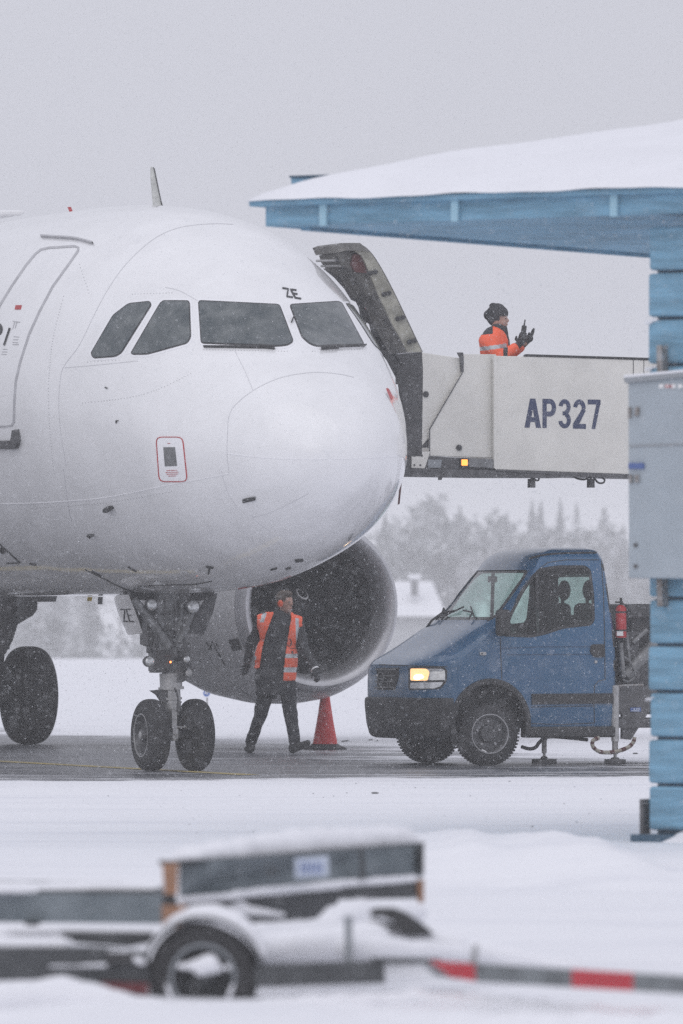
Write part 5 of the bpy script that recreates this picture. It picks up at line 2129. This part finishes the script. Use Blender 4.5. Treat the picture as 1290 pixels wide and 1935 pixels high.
q = MB().box(RF(LA / 2, 0, zf + .075), (LA, .035, .15), SW_, SV_)
q.build('fascia', 'shed_blue', shed, smooth=False, bevel=.005)
q = MB().box(RF(LA / 2 - .05, -.045, zft + .02), (LA + .1, .10, .045), SW_, SV_)
q.box(RF(-.05, LB / 2, zft + .02), (.10, LB, .045), SW_, SV_)
q.build('gutter', 'shed_blue', shed, smooth=False, bevel=.01)
q = MB().box(RF(0, LB / 2, zf + .075), (.035, LB, .15), SW_, SV_)
q.build('fascia', 'shed_blue', shed, smooth=False, bevel=.005)
q = MB().box(RF(LA / 2, LB / 2, zf + .02), (LA - .04, LB - .04, .02), SW_, SV_)
q.build('soffit', 'shed_blue', shed, smooth=False)
q = MB().box(RF(.10, LB / 2 + .2, zf - .002), (.07, LB - .3, .03), SW_, SV_)
q.build('tie_beam', 'shed_blue', shed, smooth=False)
for px in (617, 878, 1162):
    a = 0
    for it in range(40):       # walk along the fascia to the column of this bracket
        p = RF(it * .1, -.03, zf)
        if 645 + p.x / p.y * FPX < px:
            a = it * .1
    q = MB().box(RF(a, -.035, zf + .07), (.06, .035, .16), SW_, SV_)
    q.build('gutter_bracket', 'shed_blue_light', shed, smooth=False, bevel=.008)
# roof deck and snow
def roofz(a, b):
    return zft + .21 * max(0, min(a, b, LB - b, 2.6))


def snowmesh(hf, oa, ob, A0, A1, B0, B1, n, m):
    q = MB()
    vs = []
    for j in range(m + 1):
        for i in range(n + 1):
            u, v = i / n, j / m
            a, b = A0 + (A1 - A0) * u, B0 + (B1 - B0) * v
            vs.append(RF(a, b, hf(a, b)))
    q.add(vs, [(j * (n + 1) + i, j * (n + 1) + i + 1, (j + 1) * (n + 1) + i + 1, (j + 1) * (n + 1) + i) for j in range(m) for i in range(n)])
    return q


deck = snowmesh(lambda a, b: roofz(a, b) + .03, 0, 0, 0, LA, 0, LB, 30, 20).build('roof_deck', 'shed_blue', shed, fix=False)


def sz(a, b):
    e = min(a + .10, b + .14, LB + .1 - b)
    e = max(0, e)
    t = min(1, e / 1.1)
    base = zft + .035 + .225 * max(0, min(a, b, LB - b, 2.6))
    return base + .15 * math.sqrt(max(0, 1 - (1 - t) ** 2)) + .012 * nz(a * 1.6, b * 1.9)


top = snowmesh(sz, 0, 0, -.10, LA, -.14, LB + .1, 150, 100)
e0 = len(top.v)
top.build('roof_snow', 'snow', shed, fix=False, label='thick rounded snow layer on the roof')
q = MB().prism([P(549, 334, 56.55), P(640, 331, 57.1), P(640, 362, 57.1), P(552, 362, 56.55)], (.05, .10, 0))
q.build('ridge_box', 'shed_blue', shed, smooth=False)
MB().prism([P(546, 332, 56.5), P(641, 329, 57.05), P(641, 333, 57.05), P(546, 335.5, 56.5)], (.06, .14, 0)).build('ridge_cap', 'shed_joint', shed, smooth=False)

# metal cabinet hung on the shed wall
cabn = thing('wall_cabinet', 'pale grey metal cabinet hung on the blue shed corner', 'cabinet', SH(-.05, -.2, 1.8))
DC = C0.y - .30


def CB(px, py, d=0.0):
    # plane parallel to the front wall, .22 m proud of it
    return on_plane(px, py, SH(0, -.24 + d, 0), SV_)


q = MB().prism([CB(1186, 718), CB(1400, 700), CB(1400, 1096), CB(1187, 1092)], SV_ * .22)
q.build('cabinet_body', 'cabinet_grey', cabn, smooth=False, bevel=.012)
q = MB().prism([CB(1177, 714, -.03), CB(1400, 692, -.03), CB(1400, 702, -.03), CB(1180, 724, -.03)], SV_ * .27)
q.build('lid', 'cabinet_edge', cabn, smooth=False, bevel=.006)
q = MB().prism([CB(1177, 709, -.03), CB(1400, 688, -.03), CB(1400, 693, -.03), CB(1178, 714, -.03)], SV_ * .27)
q.build('lid_snow', 'snow', cabn, smooth=False, bevel=.006)
MB().prism([CB(1189, 841, -.006), CB(1400, 834, -.006), CB(1400, 838, -.006), CB(1189, 845, -.006)], SV_ * .01).build('door_gap', 'cabinet_edge', cabn, smooth=False)
for (x0_, y0_, x1_, y1_, m_) in ((1186, 770, 1191, 790, 'zinc'), (1199, 769, 1206, 786, 'zinc'), (1187, 875, 1215, 886, 'label_blue'), (1188, 897, 1193, 913, 'zinc'), (1199, 897, 1206, 912, 'zinc')):
    MB().prism([CB(x0_, y0_, -.02), CB(x1_, y0_, -.02), CB(x1_, y1_, -.02), CB(x0_, y1_, -.02)], SV_ * .03).build('hinge', m_, cabn, smooth=False)
for yy in (1030, 1070):
    c = CB(1200, yy, -.01)
    MB().cyl(c, c + SV_ * .02, .016, .016, 10).build('bolt', 'dark_metal', cabn)
q = MB()
for x in (1245, 1256, 1268, 1281):
    q.prism([CB(x, 726, -.008), CB(x + 8, 725.5, -.008), CB(x + 8, 733, -.008), CB(x, 734, -.008)], SV_ * .006)
q.build('name_label', 'white_paint', cabn, smooth=False)
q = MB()
for x in (1257, 1262, 1267):
    q.prism([CB(x, 727, -.010), CB(x + 2, 727, -.010), CB(x + 2, 733, -.010), CB(x, 733, -.010)], SV_ * .001)
q.build('label_print', 'red_paint', cabn, smooth=False)
for (y0_, y1_) in ((652, 712), (1094, 1146)):
    MB().prism([CB(1240, y0_, .15), CB(1250, y0_, .15), CB(1252, y1_, .15), CB(1241, y1_, .15)], SV_ * .08).build('hanging_strap', 'zinc', cabn, smooth=False)

# ------------------------------------------------------------------ foreground trailers under snow
def fp(pts, t, q=None, D=None):
    """board given by (px, py, D) corners, t metres thick away from us"""
    return (q or MB()).prism([P(x, y, d if D is None else D) for x, y, d in pts], (0, t, 0))


crt = thing('board_cart', 'snow topped cart with grey side boards and orange wooden corner posts', 'cart', P(560, 1760, 34.3))
fp([(338, 1630, 33.6), (442, 1622, 33.9), (798, 1596, 35.6), (798, 1658, 35.6), (640, 1668, 34.8), (440, 1690, 33.9), (338, 1694, 33.6)], .05).build('side_board', 'board_grey', crt, smooth=False)
fp([(300, 1626, 33.4), (338, 1628, 33.5), (802, 1592, 35.7), (802, 1596, 35.7), (338, 1634, 33.5), (300, 1634, 33.4)], .08).build('top_rail', 'frame_dark', crt, smooth=False)
fp([(306, 1632, 33.4), (336, 1632, 33.4), (334, 1690, 33.4), (310, 1690, 33.4)], .09).build('corner_post', 'wood_orange', crt, smooth=False)
fp([(305, 1710, 33.4), (352, 1712, 33.4), (354, 1752, 33.4), (306, 1752, 33.4)], .09).build('corner_post', 'wood_orange', crt, smooth=False)
fp([(306, 1690, 33.42), (330, 1690, 33.42), (336, 1712, 33.42), (306, 1712, 33.42)], .07).build('post_bracket', 'frame_dark', crt, smooth=False)
fp([(787, 1664, 35.55), (801, 1662, 35.55), (801, 1705, 35.55), (790, 1707, 35.55)], .09).build('corner_post', 'wood_orange', crt, smooth=False)
fp([(793, 1594, 35.5), (801, 1594, 35.5), (801, 1652, 35.5), (794, 1652, 35.5)], .09).build('post_bracket', 'frame_dark', crt, smooth=False)
fp([(678, 1604, 34.85), (686, 1603, 34.85), (692, 1662, 34.85), (680, 1662, 34.85)], .03).build('board_batten', 'frame_dark', crt, smooth=False)
fp([(345, 1700, 33.7), (520, 1690, 34.3), (795, 1668, 35.6), (795, 1698, 35.6), (640, 1700, 34.9), (622, 1746, 34.9), (450, 1748, 34.1), (345, 1748, 33.7)], .5).build('deck_frame', 'frame_dark', crt, smooth=False)
lb = fp([(556, 1622, 34.1), (620, 1617, 34.4), (621, 1655, 34.4), (557, 1660, 34.1)], .03)
lb.v = [(x, y - .03, z) for x, y, z in lb.v]
lbo = lb.build('number_label', 'label_white', crt, smooth=False)
q = MB()
for x in (568, 577, 586, 595, 604):
    fp([(x, 1628, 34.1), (x + 5, 1628, 34.1), (x + 5, 1650, 34.1), (x, 1651, 34.1)], .01, q)
q.v = [(x, y - .06, z) for x, y, z in q.v]
q.build('label_digits', 'label_blue', lbo, smooth=False)
q = MB()
for x in (502, 511, 520):
    fp([(x, 1634, 33.95), (x + 4, 1634, 33.95), (x + 4, 1656, 33.95), (x, 1657, 33.95)], .01, q)
q.v = [(x, y - .02, z) for x, y, z in q.v]
q.build('stencil_digits', 'frame_dark', crt, smooth=False)
fp([(432, 1712, 33.9), (455, 1700, 33.9), (470, 1712, 33.9), (540, 1727, 33.9), (538, 1733, 33.9), (440, 1727, 33.9)], .05).build('spring_bracket', 'snow', crt, bevel=.01)


def snowblob(name, prims, parent=None, vox=.03, disp=.03, tag=None, kind=None, label=None):
    return blob(name, prims, 'snow', parent, vox, 6, disp=disp, tag=tag, kind=kind, label=label)


def cp(px0, py0, d0, px1, py1, d1, r0, r1):
    return ('c', P(px0, py0, d0), P(px1, py1, d1), r0, r1)


# snow heaped on the cart
snowblob('snow_cap', [cp(345, 1617, 33.9, 560, 1602, 34.8, .045, .09), cp(560, 1602, 34.8, 760, 1588, 35.8, .09, .07),
                      cp(330, 1624, 33.6, 500, 1612, 34.6, .03, .07), cp(500, 1606, 35.1, 720, 1590, 36.3, .08, .08), cp(760, 1588, 35.8, 785, 1590, 35.8, .07, .03)], crt, .025, .03)
snowblob('ledge_snow', [cp(340, 1701, 33.55, 445, 1693, 33.85, .016, .018), cp(445, 1690, 33.85, 640, 1672, 34.75, .020, .024), cp(640, 1670, 34.7, 785, 1660, 35.4, .02, .016)], crt, .01, .01)

trl = thing('low_trailer', 'low dark trailer sunk in snow with red and grey striped tow bar', 'trailer', P(480, 1880, 32.8))
DT = 32.6
wc = P(383, 1846, DT)
q = MB()
q.lathe(wc + Vector((0, .19, 0)), (0, -1, 0), [(0, .13), (0, .205), (.02, .226), (.06, .232), (.12, .232), (.17, .226), (.19, .205), (.19, .14), (.17, .13)], 48)
wo = q.build('wheel', 'black_rubber', trl)
q = MB()
q.lathe(wc + Vector((0, .14, 0)), (0, -1, 0), [(0, .13), (.02, .12), (.03, .06), (.06, .05), (.06, .001)], 32)
q.build('rim', 'frame_dark', wo)
MB().lathe(wc + Vector((0, .004, 0)), (0, -1, 0), [(0, .142), (.008, .138), (.008, .128), (0, .124)], 40).build('rim_edge', 'cabinet_edge', wo)
snowblob('hub_snow', [cp(350, 1826, DT - .04, 395, 1822, DT - .04, .015, .045), cp(380, 1830, DT - .04, 412, 1830, DT - .04, .035, .02), cp(430, 1826, DT - .04, 432, 1830, DT - .04, .012, .012), cp(315, 1862, DT - .02, 322, 1884, DT - .02, .010, .012), cp(440, 1862, DT - .02, 432, 1884, DT - .02, .010, .012), cp(345, 1824, DT - .04, 340, 1826, DT - .04, .012, .016)], wo, .006, .0)
# fender: curved sheet over the wheel
q = MB()
n = 26
r1_, r2_ = .240, .252
vv = []
for k in range(n):
    a = math.radians(8 + 164 * k / (n - 1))
    for r in (r1_, r2_):
        for yy in (-.02, .26):
            vv.append(wc + Vector((r * math.cos(a) * 1.02, yy, r * math.sin(a) + .0)))
q.add(vv, [(4 * k + i, 4 * k + j, 4 * k + 4 + j, 4 * k + 4 + i) for k in range(n - 1) for i, j in ((0, 1), (1, 3), (3, 2), (2, 0))])
q.build('fender', 'frame_dark', trl)
fn = []
for a0, a1, r0, r1 in ((20, 40, .02, .035), (40, 60, .035, .045), (60, 80, .045, .042), (80, 100, .042, .035), (100, 120, .032, .022), (120, 140, .02, .012), (140, 160, .012, .010)):
    for yy in (.03, .12, .22):
        p0 = wc + Vector((.262 * math.cos(math.radians(a0)), yy, .262 * math.sin(math.radians(a0))))
        p1 = wc + Vector((.262 * math.cos(math.radians(a1)), yy, .262 * math.sin(math.radians(a1))))
        fn.append(('c', p0, p1, r0, r1))
snowblob('fender_snow', fn, trl, .012, .015)
fp([(480, 1824, DT), (726, 1816, DT), (728, 1858, DT), (480, 1866, DT)], .12).build('side_rail', 'frame_dark', trl, smooth=False, bevel=.008)
fp([(-60, 1790, DT), (180, 1790, DT), (278, 1800, DT), (285, 1862, DT), (180, 1862, DT), (-60, 1868, DT)], .12).build('side_rail', 'frame_dark', trl, smooth=False, bevel=.008)
fp([(190, 1856, DT - .03), (280, 1858, DT - .03), (280, 1882, DT - .03), (192, 1866, DT - .03)], .03).build('reflector_strip', 'strip_dirty', trl, smooth=False)
fp([(202, 1802, DT - .06), (246, 1802, DT - .06), (246, 1822, DT - .06), (202, 1822, DT - .06)], .05).build('lock_box', 'black_plastic', trl, smooth=False, bevel=.006)
fp([(118, 1762, DT + .2), (290, 1764, DT + .2), (290, 1782, DT + .2), (240, 1790, DT + .2), (140, 1782, DT + .2)], .12).build('cross_beam', 'frame_dark', trl, smooth=False)
fp([(650, 1732, DT + .15), (666, 1732, DT + .15), (665, 1822, DT + .15), (652, 1822, DT + .15)], .05).build('stake', 'cabinet_edge', trl, smooth=False)
fp([(700, 1810, DT), (830, 1812, DT), (840, 1820, DT), (705, 1824, DT)], .05).build('coupling_plate', 'frame_dark', trl, smooth=False)
bar = []
d0_, d1_ = 32.3, 30.6


def tb(x, y):
    t = (x - 800) / 490
    return (x, y, d0_ + (d1_ - d0_) * t)


for (xa, xb, m_, lab) in ((800, 898, 'strip_red', 'red'), (898, 1080, 'strip_grey', 'grey'), (1080, 1196, 'strip_red', 'red'), (1196, 1400, 'strip_grey', 'grey')):
    ya, yb = 1816 + (xa - 800) * .060, 1816 + (xb - 800) * .060
    pts = [tb(xa, ya), tb(xb, yb), tb(xb, yb + 33), tb(xa, ya + 33)] if xa > 800 else [tb(812, ya), tb(xb, yb), tb(xb, yb + 33), tb(850, ya + 30)]
    fp(pts, .08).build('tow_bar', m_, trl, smooth=False, label=lab + ' painted section of the tow bar')
fp([(800, 1826, 32.33), (815, 1820, 32.33), (858, 1842, 32.33), (898, 1852, 32.0), (858, 1850, 32.33), (822, 1844, 32.33)], .06).build('bar_shoe', 'cabinet_edge', trl, smooth=False)
MB().cyl(P(893, 1822, 31.9), P(899, 1786, 31.9), .014, .012, 10).build('hitch_lever', 'zinc', trl)
# arch shaped mudguard of the far wheel
arcp = [(698, 1724), (712, 1718), (745, 1718), (770, 1728), (795, 1745), (818, 1764), (790, 1768), (762, 1770), (755, 1758), (742, 1742), (722, 1732), (704, 1734)]
fp([(x, y, 33.2) for x, y in arcp], .2).build('far_fender', 'black_plastic', trl, smooth=False)
# big snow masses lying over and between trailer parts
snowblob('snow_heap', [cp(470, 1795, 32.9, 700, 1785, 33.2, .075, .10), cp(480, 1770, 33.2, 620, 1765, 33.6, .06, .075), cp(640, 1745, 33.8, 790, 1725, 34.6, .09, .05), cp(660, 1790, 32.9, 900, 1800, 33.2, .07, .03),
                       cp(700, 1770, 33.4, 860, 1790, 33.4, .08, .06), cp(620, 1750, 33.6, 680, 1720, 34.0, .06, .06), cp(820, 1790, 33.6, 1100, 1830, 33.6, .06, .03), cp(690, 1752, 33.35, 700, 1760, 33.35, .03, .05)], trl, .022, .03)
snowblob('rail_snow', [cp(-60, 1784, DT + .05, 120, 1784, DT + .05, .035, .03), cp(-60, 1770, DT + .3, 110, 1772, DT + .3, .05, .045), cp(90, 1826, DT - .05, 200, 1824, DT - .05, .008, .012), cp(255, 1812, DT - .03, 268, 1818, DT - .03, .018, .018), cp(204, 1798, DT - .04, 244, 1798, DT - .04, .010, .010), cp(120, 1757, DT + .25, 290, 1760, DT + .25, .013, .013), cp(110, 1758, DT + .2, 20, 1760, DT + .2, .015, .03)], trl, .009, .01)

bm_ = thing('flat_bed_trailer', 'long grey flat bed at left edge with snow along its top', 'trailer', P(120, 1760, 35))
fp([(-90, 1686, 35.2), (304, 1690, 34.6), (304, 1746, 34.6), (-90, 1742, 35.2)], .3).build('bed_side', 'board_grey', bm_, smooth=False)
fp([(-90, 1680, 35.2), (304, 1684, 34.6), (304, 1690, 34.6), (-90, 1686, 35.2)], 1.2).build('bed_top', 'frame_dark', bm_, smooth=False)
fp([(45, 1742, 34.9), (75, 1742, 34.9), (72, 1750, 34.9), (48, 1750, 34.9)], .1).build('bed_foot', 'frame_dark', bm_, smooth=False)
snowblob('bed_snow', [('b', P(100, 1677, 35.4), (1.1, .9, .025)), cp(-90, 1676, 35.35, 290, 1680, 34.8, .02, .015)], bm_, .012, .01)

# snow drifts in front, that bury the wheel and the trailers' feet
snowblob('snow_bank', [cp(-120, 1900, 32.0, 120, 1882, 32.2, .06, .09), cp(120, 1884, 32.2, 330, 1912, 32.2, .09, .05), cp(330, 1912, 32.2, 700, 1912, 32.2, .05, .05), cp(-100, 1990, 31.0, 700, 1990, 31.2, .17, .16),
                       cp(480, 1905, 32.35, 760, 1885, 32.4, .045, .04), cp(700, 1985, 31.0, 1400, 1990, 29.5, .16, .15), cp(760, 1888, 32.4, 1300, 1930, 31.0, .05, .06)], None, .03, .05, kind='structure')

# ------------------------------------------------------------------ house and forest beyond the field
hD = 520.
hs_ = thing('far_house', 'distant house with snow covered roof and grey chimney among the trees', 'house', P(790, 1290, hD))
q = MB().prism([P(700, 1172, hD), P(850, 1172, hD), P(850, 1300, hD), P(700, 1300, hD)], (0, 8, 0))
q.build('wall', 'house_wall', hs_, smooth=False)
q = MB().prism([P(690, 1166, hD - .4), P(718, 1100, hD + 4), P(815, 1098, hD + 4), P(846, 1166, hD - .4)], (0, .3, .0))
q.add([P(690, 1166, hD + 8.4), P(718, 1100, hD + 4.2), P(815, 1098, hD + 4.2), P(846, 1166, hD + 8.4)], [(0, 1, 2, 3)])
q.build('roof', 'snow', hs_, smooth=False)
MB().prism([P(688, 1165, hD - .5), P(848, 1165, hD - .5), P(848, 1171, hD - .5), P(688, 1171, hD - .5)], (0, 9, 0)).build('eaves', 'house_dark', hs_, smooth=False)
q = MB().prism([P(776, 1094, hD + 1.0), P(790, 1094, hD + 1.0), P(790, 1126, hD + 1.0), P(776, 1126, hD + 1.0)], (0, .7, 0))
q.build('chimney', 'house_dark', hs_, smooth=False)
MB().prism([P(770, 1085, hD + .9), P(796, 1085, hD + .9), P(794, 1095, hD + .9), P(773, 1095, hD + .9)], (0, .9, 0)).build('chimney_snow', 'snow', hs_, smooth=False, bevel=.05)
for x in (812, 835):
    MB().prism([P(x, 1196, hD - .05), P(x + 14, 1196, hD - .05), P(x + 14, 1226, hD - .05), P(x, 1226, hD - .05)], (0, .1, 0)).build('window', 'house_dark', hs_, smooth=False)


def tree_mesh(seed, H, kind):
    r = random.Random(seed)
    t = MB()
    t.tube([(0, 0, 0), (.05, 0, H * .4), (0, .05, H * .95)], [.16, .10, .02], 7)
    cwn = MB()
    n = 1500 if kind == 0 else 800
    for k in range(n):
        if kind == 0:                      # spruce: tiers of drooping boughs
            h = r.random() ** 1.25
            tier = min(1, max(0, round(h * 30) / 30 + r.gauss(0, .008)))
            rad = (1 - tier) ** .85 * H * .19 * (0.55 + .75 * abs(math.sin(seed + 7 * tier)) * r.random()) + .06
            a = r.random() * 6.283
            rr = rad * (r.random() ** .45)
            x, y, z = rr * math.cos(a), rr * math.sin(a), H * (.06 + .94 * tier) - rr * .35 + r.gauss(0, .12)
            s = .10 + .30 * r.random() * (1.05 - h)
        else:                              # bare birch and pine heads: loose rounded clumps
            cx = r.randrange(9)
            rc = random.Random(seed * 31 + cx)
            ccx, ccy, ccz = rc.gauss(0, H * .10), rc.gauss(0, H * .10), H * rc.uniform(.35, .92)
            x, y, z = ccx + r.gauss(0, H * .06), ccy + r.gauss(0, H * .06), ccz + r.gauss(0, H * .055)
            s = .16 + .22 * r.random()
        n1 = Vector((r.gauss(0, 1), r.gauss(0, 1), r.gauss(0, 1.0))).normalized()
        u = n1.orthogonal().normalized() * s
        v = n1.cross(u)
        c = Vector((x, y, z))
        cwn.add([c - u * 1.3 - v * .3, c + v * .8, c + u * 1.2 - v * .2, c - v * .7 + u * .2], [(0, 1, 2, 3)])
    if kind == 1:
        for k in range(9):
            rc = random.Random(seed * 31 + k)
            cx, cy, cz = rc.gauss(0, H * .10), rc.gauss(0, H * .10), H * rc.uniform(.35, .92)
            t.tube([(0, 0, max(.3, cz - H * .25)), (cx * .5, cy * .5, cz - H * .1), (cx, cy, cz)], [.06, .04, .015], 5)
    tm, cm = t.mesh('trunk', (0, 0, 0)), cwn.mesh('crown', (0, 0, 0), False)
    tm.materials.append(MATS['bark'])
    cm.materials.append(MATS['frosted_foliage'])
    return tm, cm


TV = [tree_mesh(3, 14, 0), tree_mesh(5, 12.5, 0), tree_mesh(8, 13.0, 1), tree_mesh(12, 11.0, 1), tree_mesh(17, 14.5, 0)]
rt_ = random.Random(21)
# top rows of crowns seen in the photograph, used to pick tree heights
TP = [(0, 1000), (700, 990), (740, 958), (790, 945), (830, 940), (870, 950), (905, 985), (925, 958), (955, 965), (990, 938), (1040, 950), (1075, 936), (1110, 965), (1150, 950), (1185, 990), (1250, 1000)]
trees = []
for row, (D0, n_, sc0) in enumerate(((640, 20, 1.0), (700, 22, .97), (760, 22, .93))):
    for i in range(n_):
        px = -60 + (1420 / n_) * (i + .5 + rt_.uniform(-.35, .35))
        D = D0 + rt_.uniform(-20, 20)
        ytop = np.interp(px, [a for a, b in TP], [b for a, b in TP]) + rt_.uniform(0, 14) + (row == 0) * rt_.uniform(5, 70)
        zt = CH - (ytop - HY) / FPX * D
        zg = crest(D)
        trees.append((px, D, zt - zg, zg, rt_.choice((0, 1, 4, 0, 2, 3) if row else (0, 2, 3, 4, 1))))
for px, D, H, zg, kd in trees:
    X = (px - 645) / FPX * D
    t = thing('pine_tree' if kd in (0, 1, 4) else 'birch_tree', 'frosted spruce fading into the falling snow' if kd in (0, 1, 4) else 'frosted bare tree with rounded crown fading into the falling snow', 'tree', (X, D, zg - .1), 'frosted trees beyond the snow field')
    t['group'] = 'frosted spruces beyond the snow field' if kd in (0, 1, 4) else 'frosted bare trees beyond the snow field'
    hh = (14, 12.5, 13.0, 11.0, 14.5)[kd]
    s = H / hh
    Mx = Matrix.Rotation(rt_.random() * 6.28, 4, 'Z') @ Matrix.Diagonal((s * rt_.uniform(.85, 1.2), s * rt_.uniform(.85, 1.2), s, 1))
    linkmesh('trunk', TV[kd][0], t, Mx)
    linkmesh('crown', TV[kd][1], t, Mx)
# undergrowth along the forest edge
q = MB()
for k in range(9000):
    D = rt_.uniform(600, 660)
    px = rt_.uniform(-80, 1380)
    z = crest(D) + abs(rt_.gauss(0, 1.9)) + .2
    c = Vector(((px - 645) / FPX * D, D, z))
    s = rt_.uniform(.15, .5)
    n1 = Vector((rt_.gauss(0, 1), rt_.gauss(0, 1), rt_.gauss(0, 1))).normalized()
    u = n1.orthogonal().normalized() * s
    v = n1.cross(u)
    q.add([c - u, c + v * .7, c + u, c - v * .7], [(0, 1, 2, 3)])
q.build('undergrowth', 'frosted_foliage', None, smooth=False, kind='stuff', fix=False)

# ------------------------------------------------------------------ falling snow
rg = np.random.default_rng(9)
N = 380000
lo = np.array([-7.5, 14, 0.0])
hi = np.array([7.5, 112, 9.5])
C_ = rg.uniform(lo, hi, (N, 3))
C_[:, 1] = 14 + 98 * rg.random(N) ** .8
tet = np.array([[1, 1, 1], [1, -1, -1], [-1, 1, -1], [-1, -1, 1]]) / math.sqrt(3)
sz_ = .0016 + .0052 * rg.random((N, 1, 1)) ** 4
# random rotation per flake
ang = rg.uniform(0, 6.283, (N, 3))
ca, sa = np.cos(ang), np.sin(ang)
Rx = np.zeros((N, 3, 3))
Rx[:, 0, 0] = ca[:, 1] * ca[:, 2]
Rx[:, 0, 1] = -ca[:, 1] * sa[:, 2]
Rx[:, 0, 2] = sa[:, 1]
Rx[:, 1, 0] = sa[:, 0] * sa[:, 1] * ca[:, 2] + ca[:, 0] * sa[:, 2]
Rx[:, 1, 1] = -sa[:, 0] * sa[:, 1] * sa[:, 2] + ca[:, 0] * ca[:, 2]
Rx[:, 1, 2] = -sa[:, 0] * ca[:, 1]
Rx[:, 2, 0] = -ca[:, 0] * sa[:, 1] * ca[:, 2] + sa[:, 0] * sa[:, 2]
Rx[:, 2, 1] = ca[:, 0] * sa[:, 1] * sa[:, 2] + sa[:, 0] * ca[:, 2]
Rx[:, 2, 2] = ca[:, 0] * ca[:, 1]
V = C_[:, None, :] + np.einsum('nij,kj->nki', Rx, tet) * sz_
me = bpy.data.meshes.new('falling_snow')
me.vertices.add(N * 4)
me.vertices.foreach_set('co', V.reshape(-1).astype(np.float32))
tri = np.array([[0, 1, 2], [0, 3, 1], [0, 2, 3], [1, 3, 2]])
idx = (np.arange(N)[:, None, None] * 4 + tri[None]).reshape(-1)
me.loops.add(len(idx))
me.loops.foreach_set('vertex_index', idx.astype(np.int32))
me.polygons.add(N * 4)
me.polygons.foreach_set('loop_start', np.arange(0, N * 12, 3, dtype=np.int32))
me.update(calc_edges=True)
me.validate()
me.materials.append(MATS['snow_flake'])
o = bpy.data.objects.new('falling_snow', me)
COL.objects.link(o)
o['kind'] = 'stuff'

# ------------------------------------------------------------------ haze
hz = bpy.data.materials.new('haze')
hz.use_nodes = True
hn = hz.node_tree
hn.nodes.clear()
ho = hn.nodes.new('ShaderNodeOutputMaterial')
pv = hn.nodes.new('ShaderNodeVolumePrincipled')
pv.inputs['Color'].default_value = (1.0, 1.0, 1.0, 1)
pv.inputs['Density'].default_value = 0.0010
hn.links.new(pv.outputs[0], ho.inputs['Volume'])
MATS['haze'] = hz
q = MB().box((0, 905, 5), (1500, 1950, 24.5))
q.build('haze', 'haze', None, smooth=False, kind='stuff')
